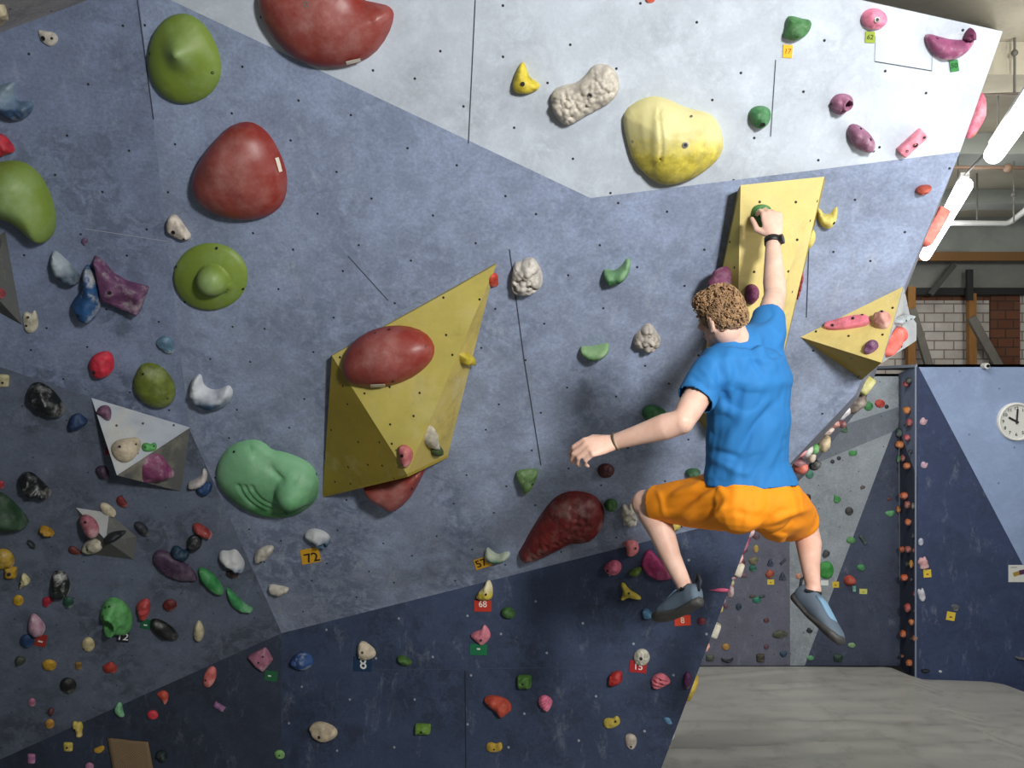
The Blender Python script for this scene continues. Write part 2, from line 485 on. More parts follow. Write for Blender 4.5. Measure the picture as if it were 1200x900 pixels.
# ------------------------------------------------------------------ ceiling and rear wall above the far wall
CZ = CAMZ + 1.66
DW = 9.6
t = NT('stained_concrete'); v = t.coord(scale=(1, 1, 1))
n = t.noise(v, 0.8, 6, 0.65); c = t.mix(t.ramp(n, 0.3, 0.7), lin((138, 133, 116)), lin((176, 169, 150)))
g = t.noise(v, 4, 5, .7); c = t.mix(t.mul(t.ramp(g, .55, .8), .4), c, lin((96, 102, 98)))
t.base(c); t.rough(.85); t.bump(t.noise(v, 30, 4), .2, .01); M_conc = t.m
t = NT('grey_green_concrete'); v = t.coord()
n = t.noise(v, 1.2, 6, .65); c = t.mix(t.ramp(n, .3, .7), lin((112, 116, 110)), lin((150, 154, 146))); t.base(c); t.rough(.85); M_conc2 = t.m
ce = MB(); ce.box((-7, -3, CZ), (9, DW, CZ + 0.2)); tag(ce.build('ceiling', M_conc), kind='structure')
for k, (y, h, w) in enumerate(((4.55, .16, .3), (6.2, .14, .35), (8.0, .12, .3))):
    b = MB(); b.box((-2, y, CZ - h), (9, y + w, CZ - 0.001)); tag(b.build('ceiling_beam', M_conc if k < 1 else M_conc2), kind='structure')

def zpy(py, d): return CAMZ + (450 - py) / F * d
def xpx(px, d): return (px - 600) / F * d
# lintel wall and dark recess
b = MB(); b.box((xpx(850, DW), DW - .25, zpy(303, DW)), (xpx(1500, DW), DW, CZ)); tag(b.build('wall_lintel', M_conc2), kind='structure')
b = MB(); b.box((xpx(850, DW), DW - .3, zpy(310, DW)), (xpx(1500, DW), DW - .24, zpy(300, DW)))
tag(b.build('trim_23', flat_mat((128, 92, 52), .8)), kind='structure')
t = NT('mottled_grey_board'); v = t.coord(); n = t.noise(v, 3, 5, .7); t.base(t.mix(n, lin((96, 98, 92)), lin((150, 150, 142)))); t.rough(.9)  # recess board in an uneven grey tone
b = MB(); b.box((xpx(850, DW), DW - .02, zpy(345, DW)), (xpx(1500, DW), DW + .02, zpy(303, DW))); tag(b.build('wall_recess', t.m), kind='structure')
# bricks
def brick_mat(name, c1, c2, mort, sc=1.0):
    t = NT(name); v = t.coord()
    sep = t.add('ShaderNodeSeparateXYZ'); cmb = t.add('ShaderNodeCombineXYZ'); t.link(v, sep.inputs[0])
    t.link(sep.outputs[0], cmb.inputs[0]); t.link(sep.outputs[2], cmb.inputs[1])
    br = t.add('ShaderNodeTexBrick'); t.link(cmb.outputs[0], br.inputs['Vector'])
    br.inputs['Scale'].default_value = 1.0; br.inputs['Brick Width'].default_value = .16 * sc; br.inputs['Row Height'].default_value = .094
    br.inputs['Mortar Size'].default_value = .007; br.inputs['Color1'].default_value = lin(c1); br.inputs['Color2'].default_value = lin(c2); br.inputs['Mortar'].default_value = lin(mort)
    n = t.noise(v, 6, 5, .7)
    t.base(t.mix(t.mul(t.ramp(n, .4, .75), .35), br.outputs[0], lin((90, 84, 78)))); t.rough(.9); t.bump(br.outputs['Fac'], -.5, .01); return t.m
M_wb = brick_mat('whitewashed_brick', (204, 198, 190), (188, 182, 172), (128, 118, 108), 1.25)
M_rb = brick_mat('bare_brick', (112, 66, 40), (94, 54, 34), (62, 42, 30))
b = MB(); b.box((xpx(850, DW), DW, zpy(520, DW)), (xpx(1500, DW), DW + .1, zpy(343, DW))); tag(b.build('wall_rear', M_wb), kind='structure')
b = MB(); b.box((xpx(1159, DW), DW - .04, zpy(470, DW)), (xpx(1193, DW), DW - .001, zpy(344, DW))); tag(b.build('pillar_brick', M_rb), kind='structure')
b = MB(); b.box((xpx(1070, DW), DW - .02, zpy(352, DW)), (xpx(1160, DW), DW - .001, zpy(344, DW))); tag(b.build('trim_24', M_rb), kind='structure')
b = MB(); b.box((xpx(850, DW), DW - .16, zpy(347, DW)), (xpx(1400, DW), DW - .05, zpy(339, DW))); tag(b.build('beam_dark', flat_mat((34, 34, 34), .8)), kind='structure')
t = NT('old_timber'); v = t.coord(scale=(6, 6, 1)); n = t.noise(v, 5, 5, .7); t.base(t.mix(n, lin((96, 62, 28)), lin((170, 122, 62)))); t.rough(.8); M_tim = t.m
t = NT('grey_timber'); v = t.coord(scale=(4, 4, 2)); n = t.noise(v, 5, 5, .7); t.base(t.mix(n, lin((84, 82, 76)), lin((130, 126, 116)))); t.rough(.85); M_tim2 = t.m
dp = DW - .22
b = MB(); b.bar(P(1067, 336, dp), Vector((P(1067, 470, dp).x, dp, -.36)), .075, .07, Vector((0, 1, 0)))
tag(b.build('timber_post', M_tim), 'brown timber post beside the yellow corner volume in front of whitewashed bricks', 'post', kind='thing')
b = MB(); b.bar(P(1138, 344, dp), Vector((P(1141, 470, dp).x, dp, -.36)), .075, .07, Vector((0, 1, 0)))
tag(b.build('timber_post', M_tim), 'brown timber post between whitewashed bricks and the bare brick pillar', 'post', kind='thing')
b = MB(); b.bar(P(1138, 372, dp - .06), P(1176, 440, dp - .06), .085, .05, Vector((0, 1, 0)))
tag(b.build('timber_brace', M_tim2), 'grey diagonal timber brace crossing from the post to the bare brick pillar', 'brace', kind='thing')
b = MB(); b.bar(P(1068, 362, dp - .06), P(1092, 440, dp - .06), .075, .05, Vector((0, 1, 0)))
tag(b.build('timber_brace', M_tim2), 'grey leaning timber brace beside the yellow corner volume', 'brace', kind='thing')
b = MB(); b.bar(P(1090, 345, dp - .05), P(1118, 310, dp - .05), .05, .04, Vector((0, 1, 0)))
tag(b.build('timber_strut', flat_mat((62, 62, 58), .8)), 'dark slanting strut under the long wooden plank at the ceiling edge', 'strut', kind='thing')
b = MB(); b.bar(P(1136, 316, dp - .03), P(1136, 352, dp - .03), .06, .04, Vector((0, 1, 0)))
tag(b.build('steel_bracket', flat_mat((30, 30, 30), .6)), 'short black upright bracket above the second timber post', 'bracket', kind='thing')

# fluorescent strips, on thin drop rods
ROW = Vector((0.348, 1.0, 0)).normalized()
def strip(pa, da, pb, db, label):
    a = P(*pa, da); b = P(*pb, db); b.z = a.z
    root = empty('fluorescent_light', a); tag(root, label, 'light', 'fluorescent strips hanging in one row', 'thing')
    h = MB(); h.bar(a + Vector((0, 0, .06)), b + Vector((0, 0, .06)), .05, .03); h.build('housing', flat_mat((190, 190, 186), .5), root)
    d = MB(); d.tube([a, a.lerp(b, .01), a.lerp(b, .99), b], [.03, .05, .05, .03], 14); d.build('diffuser', flat_mat((255, 255, 255), .5, 0, 9.0), root)
    for q in (a.lerp(b, .12), a.lerp(b, .88)):
        r = MB(); r.tube([q + Vector((0, 0, .04)), Vector((q.x, q.y, CZ - .003))], .004, 6); r.build('drop_rod', flat_mat((60, 60, 58), .5), root)
    return a, b
zt = 1.25
def dfor(py): return zt / ((450 - py) / F)
a1, b1 = strip((1164, 182), dfor(182), (1222, 98), dfor(98), 'white glowing fluorescent strip hanging at the top beyond the white panel')
a2, b2 = strip((1084, 300), dfor(300), (1131, 216), dfor(216), 'long white glowing fluorescent strip behind the salmon bar on the wall edge')
b = MB(); b.tube([b2 + Vector((0, 0, .06)), a1 + Vector((0, 0, .06))], .008, 6)
tag(b.build('conduit', flat_mat((70, 70, 66), .5)), 'thin dark conduit linking the two fluorescent strips', 'conduit', kind='thing')
# white water pipe with an elbow, its hangers
dpz = 7.4
b = MB(); b.tube([P(1098, 261, dpz), P(1178, 262, dpz), P(1186, 259, dpz), P(1215, 236, dpz - .6)], .022, 10)
pr = empty('water_pipe', P(1178, 262, dpz)); tag(pr, 'white pipe with an elbow hung below the ceiling by thin rods', 'pipe', kind='thing')
b.build('pipe', flat_mat((196, 198, 194), .5), pr, smooth=True)
for hx, hy in ((1145, 240), (1188, 222)):
    r = MB(); r.tube([P(hx, 262, dpz), Vector((P(hx, 262, dpz).x, P(hx, 262, dpz).y, CZ))], .007, 6); r.build('hanger_rod', flat_mat((90, 90, 86), .6), pr)
b = MB(); b.tube([P(1090, 113, 4.5), P(1240, 108, 4.5)], .006, 6)
tag(b.build('cable', flat_mat((84, 74, 62), .7)), 'dark cable stretched across below the ceiling above the strip light', 'cable', kind='thing')
b = MB(); b.tube([P(1110, 196, 6.1), P(1230, 197, 6.1)], .012, 8).ball(P(1181, 197, 6.1), .03)
tag(b.build('heating_pipe', flat_mat((120, 96, 78), .6), smooth=True), 'thin brown pipe with a small joint running across between the two strip lights', 'pipe', kind='thing')
for hx, y0, y1, d, wd in ((1189, 62, 110, 4.5, 'beside the topmost cable'), (1188, 228, 262, 6.4, 'above the white pipe elbow')):
    b = MB(); b.tube([P(hx, y1, d), Vector((P(hx, y1, d).x, P(hx, y1, d).y, CZ))], .006, 6).ball(P(hx, y0, d), .016)
    tag(b.build('hanging_rod', flat_mat((82, 80, 74), .6)), 'thin dark rod hanging from the ceiling ' + wd, 'rod', kind='thing')

# ------------------------------------------------------------------ light
def area(name, loc, aim, size, power, col=(1, 1, 1), sy=None, spread=180):
    l = bpy.data.lights.new(name, 'AREA'); l.energy = power; l.color = col; l.shape = 'RECTANGLE'; l.size = size; l.size_y = sy or size; l.spread = math.radians(spread)
    o = bpy.data.objects.new(name, l); COL.objects.link(o); o.location = loc
    d = Vector(aim) - Vector(loc); o.rotation_euler = d.to_track_quat('-Z', 'Y').to_euler(); return o
area('key_light', (1.75, -0.7, 3.4), (0.75, 4.0, 2.7), 0.5, 116, (1.0, .985, .96), spread=125)
area('side_light', (3.4, 0.6, 3.5), (0.8, 4.0, 2.2), 0.8, 40, (.97, .98, 1.0))
area('hall_light', (1.75, 5.0, 3.6), (2.6, 6.8, 0.6), 1.2, 62, (1, .98, .95))
area('added_ceiling_fill', (2.9, 3.2, 2.3), (2.6, 5.0, 3.8), 1.2, 40, (1, .97, .92))  # unseen uplight, added only to brighten the ceiling
w = bpy.data.worlds.new('world'); S.world = w; w.use_nodes = True
w.node_tree.nodes['Background'].inputs[0].default_value = (.74, .80, .88, 1); w.node_tree.nodes['Background'].inputs[1].default_value = 0.15
# ------------------------------------------------------------------ outlines (image axes: x right, y down, unit box)
def chaikin(pts, k=2):
    for _ in range(k):
        o = []
        for i in range(len(pts)):
            a = pts[i]; b = pts[(i + 1) % len(pts)]
            o += [(a[0] * .75 + b[0] * .25, a[1] * .75 + b[1] * .25), (a[0] * .25 + b[0] * .75, a[1] * .25 + b[1] * .75)]
        pts = o
    return pts
def fit(pts):
    x0 = min(p[0] for p in pts); x1 = max(p[0] for p in pts); y0 = min(p[1] for p in pts); y1 = max(p[1] for p in pts)
    return [((p[0] - x0) / (x1 - x0) - .5, (p[1] - y0) / (y1 - y0) - .5) for p in pts]
def circ(n=28, f=None):
    o = []
    for i in range(n):
        a = 2 * math.pi * i / n; r = f(a) if f else 1
        o.append((r * math.cos(a), r * math.sin(a)))
    return o
def outline(shape, seed=0):
    r = random.Random(seed * 7 + 1)
    if shape == 'round': p = circ()
    elif shape == 'egg': p = circ(30, lambda a: 1 - .13 * math.sin(a) * -1 - .05 * math.cos(2 * a))
    elif shape == 'blob':
        ph = [r.uniform(0, 6.28) for _ in range(4)]
        p = circ(30, lambda a: 1 + .12 * math.sin(2 * a + ph[0]) + .09 * math.sin(3 * a + ph[1]) + .05 * math.sin(5 * a + ph[2]))
    elif shape == 'lump':
        ph = [r.uniform(0, 6.28) for _ in range(4)]
        p = circ(34, lambda a: 1 + .1 * math.sin(2 * a + ph[0]) + .1 * math.sin(4 * a + ph[1]) + .09 * math.sin(7 * a + ph[2]))
    elif shape == 'moon':
        p = [(.5 * math.cos(a), .5 * math.sin(a)) for a in np.linspace(-.12, math.pi + .12, 20)]
        p += [(.40 * math.cos(a), .20 * math.sin(a)) for a in np.linspace(math.pi, 0, 14)]
    elif shape == 'fatmoon':
        p = [(.5 * math.cos(a), .5 * math.sin(a)) for a in np.linspace(-.25, math.pi + .25, 22)]
        p += [(.26 * math.cos(a), -.02 + .12 * math.sin(a)) for a in np.linspace(math.pi, 0, 12)]
    elif shape == 'half': p = chaikin([(-.5, -.3), (-.3, -.5), (.3, -.5), (.5, -.35), (.42, .1), (.2, .45), (-.1, .5), (-.4, .2)], 2)
    elif shape == 'tri': p = chaikin([(-.08, -.5), (.08, -.5), (.5, .36), (.42, .5), (-.42, .5), (-.5, .36)], 2)
    elif shape == 'drop': p = chaikin([(0, -.62), (.1, -.35), (.45, .05), (.42, .42), (0, .58), (-.42, .42), (-.45, .05), (-.1, -.35)], 2)
    elif shape == 'bar': p = chaikin([(-.5, -.5), (-.46, -.5), (.46, -.5), (.5, -.5), (.5, .5), (.46, .5), (-.46, .5), (-.5, .5)], 1)
    elif shape == 'sq': p = chaikin([(-.5, -.42), (-.38, -.5), (.4, -.46), (.5, -.38), (.46, .42), (.36, .5), (-.36, .5), (-.46, .4)], 1)
    elif shape == 'quad': p = chaikin([(-.5, -.1), (-.1, -.5), (.5, -.25), (.42, .4), (-.2, .5)], 1)
    elif shape == 'bean': p = chaikin([(-.5, .1), (-.45, -.3), (-.15, -.4), (.1, -.22), (.35, -.45), (.5, -.1), (.42, .3), (.05, .45), (-.35, .42)], 2)
    elif shape == 'leaf': p = chaikin([(-.5, -.1), (-.3, -.42), (.1, -.5), (.5, .1), (.5, .2), (.2, .5), (-.2, .42), (-.48, .1)], 2)
    elif shape == 'spike': p = chaikin([(-.5, -.06), (-.5, .06), (.2, .5), (.5, .3), (.5, -.3), (.2, -.5)], 2)
    elif shape == 'wye': p = chaikin([(-.5, -.45), (-.3, -.5), (-.1, -.12), (.42, .2), (.5, .42), (.3, .45), (-.12, .3), (-.35, .5), (-.5, .4), (-.32, .05)], 2)
    elif shape == 'star':
        p = chaikin([(math.cos(a) * (1 if k % 2 == 0 else .55), math.sin(a) * (1 if k % 2 == 0 else .55)) for k, a in enumerate(np.linspace(0, 2 * math.pi, 11)[:-1])], 1)
    elif shape == 'jug': p = chaikin([(-.5, -.15), (-.35, -.5), (.3, -.5), (.5, -.2), (.5, .2), (.2, .5), (-.2, .5), (-.5, .25)], 2)
    else: raise KeyError(shape)
    return fit(p)

def place(shape, cx, cy, w, h, ang=0, seed=0):
    a = math.radians(ang); c, s = math.cos(a), math.sin(a)
    return [(cx + x * w * c - y * h * s, cy + x * w * s + y * h * c) for x, y in outline(shape, seed)]

def smooth_px(pts, k=2): return chaikin(list(pts), k)

def resample(L, n):
    P2 = np.array([(p.x, p.y) for p in L]); Q = np.vstack([P2, P2[:1]])
    d = np.r_[0, np.cumsum(np.linalg.norm(np.diff(Q, axis=0), axis=1))]
    t = np.linspace(0, d[-1], n + 1)[:-1]
    return np.c_[np.interp(t, d, Q[:, 0]), np.interp(t, d, Q[:, 1])]

def seg_dist(pts, B):
    A0 = B; A1 = np.roll(B, -1, axis=0); d = A1 - A0
    l2 = (d ** 2).sum(1) + 1e-12
    t = np.clip(((pts[:, None, :] - A0[None]) * d[None]).sum(2) / l2[None], 0, 1)
    q = A0[None] + t[..., None] * d[None]
    return np.sqrt(((pts[:, None, :] - q) ** 2).sum(2)).min(1)
def inside(pts, B):
    x, y = pts[:, 0], pts[:, 1]; c = np.zeros(len(pts), bool); n = len(B)
    for i in range(n):
        x0, y0 = B[i]; x1, y1 = B[(i + 1) % n]
        if y0 == y1: continue
        m = ((y0 > y) != (y1 > y)) & (x < (x1 - x0) * (y - y0) / (y1 - y0) + x0)
        c ^= m
    return c

def dome_mesh(L, H, prof='dome', n=44, res=11, bump=0.05, peak=None, fn=None, tilt=(0, 0), seed=0, rfrac=1.0):
    """height field over a closed outline L (2-D Vectors, metres)"""
    B = resample(L, n)
    lo, hi = B.min(0), B.max(0); size = (hi - lo).max()
    g = size / res
    gx = np.arange(lo[0] + g * .5, hi[0], g); gy = np.arange(lo[1] + g * .5, hi[1], g * .87)
    G = np.array([(x + (g * .5 if j % 2 else 0), y) for j, y in enumerate(gy) for x in gx])
    parts = []
    if len(G):
        G = G[inside(G, B)]
        dG = seg_dist(G, B) if len(G) else np.zeros(0); dmax = dG.max() if len(dG) else size * .2
    else: dmax = size * .2
    dmax = max(dmax, size * .05)
    tang = np.roll(B, -1, 0) - np.roll(B, 1, 0); nrm = np.c_[-tang[:, 1], tang[:, 0]]; nrm /= np.linalg.norm(nrm, axis=1)[:, None] + 1e-12
    if not inside(B[:1] + nrm[:1] * size * .01, B)[0]: nrm = -nrm
    used = 0
    for fr in (0.035, 0.13, 0.3):
        R = B + nrm * dmax * fr
        if len(R):
            ok = inside(R, B); R = R[ok]
            if len(R):
                R = R[seg_dist(R, B) > dmax * fr * .8]; parts.append(R); used = fr
    if len(G): parts.append(G[dG > dmax * (used + .1)])
    I = np.vstack([p for p in parts if len(p)]) if parts else np.zeros((0, 2))
    A = np.vstack([B, I]) if len(I) else B
    vo, eo, fo, *_ = delaunay_2d_cdt([Vector(p) for p in A], [], [list(range(len(B)))], 1, 1e-6)
    V = np.array([(p.x, p.y) for p in vo])
    d = seg_dist(V, B); d[d < 1e-6] = 0
    dm = d.max() if d.max() > 0 else 1
    pk = V[d.argmax()] if peak is None else np.array(peak)
    t = np.clip(d / (dm * rfrac), 0, 1)
    # fraction of the way from the peak to the rim
    q = V - pk; rr = np.sqrt((q ** 2).sum(1)); r = rr / (rr + d + 1e-9)
    if prof == 'dome': h = np.sqrt(np.clip(1 - (1 - t) ** 2, 0, 1))
    elif prof == 'flat': tt = np.clip(t / .35, 0, 1); h = np.sqrt(1 - (1 - tt) ** 2) * (.85 + .15 * t)
    elif prof == 'plate': tt = np.clip(t / .16, 0, 1); h = np.sqrt(1 - (1 - tt) ** 2) * (.9 + .1 * t)
    elif prof == 'cone': h = (1 - r) ** 1.0 * np.clip(t * 8, 0, 1) ** .5
    elif prof == 'shell': h = np.sqrt(np.clip(1 - r ** 2, 0, 1))
    elif prof == 'wedge': h = (1 - r ** 1.6)
    else: h = t
    s0 = (V - (lo + hi) / 2) / (size / 2)
    h = h * (1 + tilt[0] * s0[:, 0] + tilt[1] * s0[:, 1])
    z = H * h
    if bump: z = z + H * bump * np.array([mnoise.noise(Vector((p[0] / size * 4 + seed * 3.1, p[1] / size * 4, seed))) for p in V]) * np.clip(t * 3, 0, 1) * 2
    if bump: z = z + H * bump * 1.1 * np.array([mnoise.noise(Vector((p[0] / size * 9 + seed * 1.7, p[1] / size * 9, seed + 5))) for p in V]) * np.clip(t * 3, 0, 1)
    if fn is not None: z = fn(s0, t, r, z, V, size)
    z = np.maximum(z, 0) + .0008
    z[d == 0] = 0.0
    return [(V[i, 0], V[i, 1], z[i]) for i in range(len(V))], [list(f) for f in fo]

_seed = [0]
M_bolt = flat_mat((28, 26, 26), .5)
M_steel = flat_mat((150, 148, 140), .35, .6)
def up_faces(me):
    for p in me.polygons:
        if p.normal.z < 0: p.flip()
def ring_mesh(r):
    n = 12; v = []; f = []
    for rad, z in ((r, 0), (r * 1.02, .0025), (r * .62, .0028), (r * .55, .0005)):
        for k in range(n): v.append((rad * math.cos(6.2832 * k / n), rad * math.sin(6.2832 * k / n), z))
    for q in range(3):
        for k in range(n): f.append([q*n + k, q*n + (k+1) % n, (q+1)*n + (k+1) % n, (q+1)*n + k])
    f.append([3*n + k for k in range(n)])
    return f, v

def wall_of(px, py):
    ins = lambda pts: bool(inside(np.array([(px, py)], float), np.array(pts, float))[0])
    if ins([(330, 742), (871, 606), (885, 610), (775, 900), (752, 975), (346, 985)]): return F5
    if ins([(330, 742), (0, 890), (-90, 926), (-90, 990), (346, 990)]): return F4
    if ins([(222, 503), (0, 430), (-90, 422), (-90, 925), (0, 890), (330, 742)]): return F3
    if ins([(163, -24), (163, 0), (222, 503), (0, 430), (-90, 421), (-90, 74), (0, 38), (20, 30)]): return F2
    return F1

def group_of(face):
    return {id(F1): 'holds on the big overhanging face', id(F2): 'holds on the upper side facet', id(F3): 'holds on the shaded side facet', id(F4): 'holds on the dark base panel',
            id(F5): 'holds on the navy lower panel', id(FB): 'holds on the far grey wall', id(FR): 'holds on the far blue wall'}.get(id(face), 'holds on the volumes')

def hold(label, shape, cx, cy, w, h, col, ang=0, H=None, prof='dome', face=None, pts=None, bolts=(), mat=None, chalk=.25, c2=None, cat='climbing hold',
         name='climbing_hold', tilt=(0, 0), bump=.13, n=None, res=None, peak=None, fn=None, group=None, rfrac=1.0, soft=.35, split=0.0, speck=0.0, rough=.62, lift=0.0, bolt_r=.0085, steel=False):
    _seed[0] += 1; sd = _seed[0]
    face = face or wall_of(cx, cy)
    px = pts if pts is not None else place(shape, cx, cy, w, h, ang, sd)
    o = face.hit(cx, cy)
    L = [Vector(face.loc(face.hit(x, y), o)) for x, y in px]
    big = max(w, h)
    xs = [p.x for p in L]; ys = [p.y for p in L]
    md = min(max(xs) - min(xs), max(ys) - min(ys))
    if H is None: H = md * .26
    elif big < 60: H = H * .72
    big = max(w, h)
    if n is None: n = 24 if big < 16 else (36 if big < 40 else 64)
    if res is None: res = 6 if big < 16 else (10 if big < 40 else 18)
    pk = None
    if peak is not None: q = face.loc(face.hit(*peak), o); pk = (q.x, q.y)
    v, f = dome_mesh(L, H, prof, n, res, bump, pk, fn, tilt, sd * 1.37, rfrac)
    me = pydata(v, f); up_faces(me)
    mw = face.mw(o + face.n * lift)
    ob = link_mesh(name, me, mat or hold_mat(col, chalk, c2, split, soft, rough, speck), None, mw, True)
    tag(ob, label, cat, group or group_of(face), 'thing')
    if bolts == 1: bolts = [(cx, cy)]
    for b in bolts:
        q = face.loc(face.hit(b[0], b[1]), o)
        k = min(range(len(v)), key=lambda i: (v[i][0] - q.x) ** 2 + (v[i][1] - q.y) ** 2)
        near = sorted(range(len(v)), key=lambda i: (v[i][0] - q.x) ** 2 + (v[i][1] - q.y) ** 2)[:6]
        nn = Vector((0, 0, 0))
        for i in near: nn += me.vertices[i].normal
        nn.normalize()
        zf = v[k][2]
        fr, vr = ring_mesh(b[2] if len(b) > 2 else bolt_r)
        m2 = pydata(vr, fr)
        rot = Vector((0, 0, 1)).rotation_difference(nn).to_matrix().to_4x4()
        bo = link_mesh('bolt_hole', m2, [M_bolt, M_steel] if steel else M_bolt, None, None, False)
        if steel:
            for p in m2.polygons: p.material_index = 1 if len(p.vertices) == 4 else 0
        bo.parent = ob; bo.matrix_basis = Matrix.Translation((q.x, q.y, zf + .0003)) @ rot
    return ob

def lump(label, px, py, d, w, h, col, ang=0, depth=None, seed=None, mat=None, group='holds along the return edge', chalk=.25, c2=None, kind='lump', cat='climbing hold', rough=.62):
    """a free solid resin lump standing off a wall seen edge-on; w, h in pixels, set square to the floor"""
    _seed[0] += 1; sd = _seed[0] if seed is None else seed
    k = d / F; rx, rz = w * k / 2, h * k / 2; ry = depth / 2 if depth else min(rx, rz) * 1.2
    bm = bmesh.new(); bmesh.ops.create_icosphere(bm, subdivisions=3, radius=1)
    for v in bm.verts:
        p = v.co.copy(); q = 1 + .22 * mnoise.noise(p * 1.6 + Vector((sd * 1.7, 0, 0))) + .08 * mnoise.noise(p * 4 + Vector((0, sd, 0)))
        if kind == 'ribbed': q += .16 * (((p.z * 3.2) % 1) - .5)
        if kind == 'slab': q = 1 + (q - 1) * .35
        if kind == 'slab': p = Vector([math.copysign(abs(c) ** .3, c) for c in p]) * .86
        if kind == 'spike': q *= 1; p = Vector((p.x, p.y * (.5 + .5 * p.x) + 0, p.z * max(.06, (.5 + .5 * p.x))))
        v.co = Vector((p.x * rx * q, p.y * ry * q, p.z * rz * q))
    me = bpy.data.meshes.new('m'); bm.to_mesh(me); bm.free()
    mw = Matrix.Translation(P(px, py, d)) @ Matrix.Rotation(math.radians(ang), 4, 'Y')
    ob = link_mesh('climbing_hold', me, mat or hold_mat(col, chalk, c2, rough=rough), None, mw, True)
    tag(ob, label, cat, group, 'thing'); return ob

def text_mesh(s, size):
    cu = bpy.data.curves.new('t', 'FONT'); cu.body = s; cu.size = size; cu.align_x = 'CENTER'; cu.align_y = 'CENTER'; cu.extrude = .0004; cu.offset = size * .012
    o = bpy.data.objects.new('t', cu); COL.objects.link(o)
    dg = bpy.context.evaluated_depsgraph_get(); dg.update()
    me = bpy.data.meshes.new_from_object(o.evaluated_get(dg)); bpy.data.objects.remove(o); bpy.data.curves.remove(cu)
    return me

def route_tag(label, cx, cy, w, h, ang, col, text='', fg=(240, 240, 236), face=None, ts=.75, dx=0, dy=0, group='route number tags', extra=None):
    face = face or wall_of(cx, cy)
    o = face.hit(cx, cy)
    a = math.radians(ang)
    def q(x, y): return face.loc(face.hit(cx + x * math.cos(a) - y * math.sin(a), cy + x * math.sin(a) + y * math.cos(a)), o)
    L = [q(*p) for p in ((-w/2, h/2), (w/2, h/2), (w/2, -h/2), (-w/2, -h/2))]
    v = [(p.x, p.y, .004) for p in L] + [(p.x, p.y, .0005) for p in L]
    f = [[0, 1, 2, 3]] + [[4 + i, 4 + (i+1) % 4, (i+1) % 4, i] for i in range(4)]
    ob = link_mesh('route_tag', pydata(v, f), flat_mat(col, .6), None, face.mw(o)); tag(ob, label, 'tag', group, 'thing')
    if text:
        hm = (L[3] - L[0]).length
        me = text_mesh(text, hm * ts * (1.6 if text == '-' else 1))
        nb = link_mesh('mark' if text == '-' else 'number', me, flat_mat(fg, .6)); nb.parent = ob
        r = (L[1] - L[0]); an = math.atan2(r.y, r.x)
        c = q(dx, dy)
        nb.matrix_basis = Matrix.Translation((c.x, c.y, .0046)) @ Matrix.Rotation(an, 4, 'Z')
        if extra:
            me = text_mesh(extra[0], hm * extra[1]); ex = link_mesh('letter', me, flat_mat(fg, .6)); ex.parent = ob
            c = q(extra[2], extra[3]); ex.matrix_basis = Matrix.Translation((c.x, c.y, .0046)) @ Matrix.Rotation(an, 4, 'Z')
    return ob

# ------------------------------------------------------------------ plywood volumes
def volume(label, corners, faces, mats=None, origin=None, group='angular volumes', dots=()):
    """corners: world points; faces: (indices, part name or None, material)"""
    o = origin or sum(corners, Vector()) / len(corners)
    main = [f for f in faces if f[1] is None]
    def mk(fs):
        v = []; ff = []; mi = []; ml = []
        for idx, _, m in fs:
            b = len(v); v += [corners[i] - o for i in idx]; ff.append(list(range(b, b + len(idx))))
            if m not in ml: ml.append(m)
            mi.append(ml.index(m))
        me = pydata(v, ff)
        return me, mi, ml
    root = empty('plywood_volume', o); tag(root, label, 'climbing volume', group, 'thing')
    for idx, pn, m in faces:
        # every side is a board of its own with its own plane frame
        W = [corners[i] for i in idx]; fc = Face(W[0], W[1], W[2]); c = sum(W, Vector()) / len(W)
        L = [fc.loc(p, c) for p in W]; n = len(L)
        if sum(L[k].x * L[(k+1) % n].y - L[(k+1) % n].x * L[k].y for k in range(n)) < 0: L.reverse()
        inset = -.012
        v = [(p.x, p.y, 0) for p in L] + [(p.x * .985, p.y * .985, inset) for p in L]
        f = [list(range(n)), [n + k for k in reversed(range(n))]] + [[k, n + k, n + (k+1) % n, (k+1) % n] for k in range(n)]
        ob = link_mesh(pn or 'board', pydata(v, f), m); ob.parent = root
        ob.matrix_basis = Matrix.Translation(-o) @ fc.mw(c)
    return root

def vol_mat(name, col, grain=.2, seed=0, dots=True, worn=.5):
    t = NT(name); v0 = t.coord(); mp = t.add('ShaderNodeMapping'); mp.inputs['Location'].default_value = (seed, seed, 0); t.link(v0, mp.inputs[0]); v = mp.outputs[0]
    c = lin(col); n = t.noise(v, 3, 6, .65)
    out = t.mix(t.ramp(n, .3, .7), tuple(x * .82 for x in c[:3]) + (1,), tuple(min(1, x * 1.1) for x in c[:3]) + (1,))
    s = t.noise(v, 5, 7, .75, .4); out = t.mix(t.mul(t.ramp(s, .50, .66), worn * .6), out, tuple(x * .5 for x in c[:3]) + (1,))
    s2 = t.noise(v, 3.3, 6, .7, .2); out = t.mix(t.mul(t.ramp(s2, .50, .66), worn * .5), out, lin((206, 196, 160)))
    if dots:
        vo = t.add('ShaderNodeTexVoronoi'); vo.voronoi_dimensions = '2D'; vo.inputs['Scale'].default_value = 7.5; vo.inputs['Randomness'].default_value = .5; t.link(v, vo.inputs['Vector'])
        out = t.mix(t.ramp(vo.outputs['Distance'], .036, .046, (1, 1, 1, 1), (0, 0, 0, 1)), out, lin((30, 26, 18)))
    t.base(out); t.rough(.62); t.bump(t.noise(v, 60, 3), .12, .003); return t.m
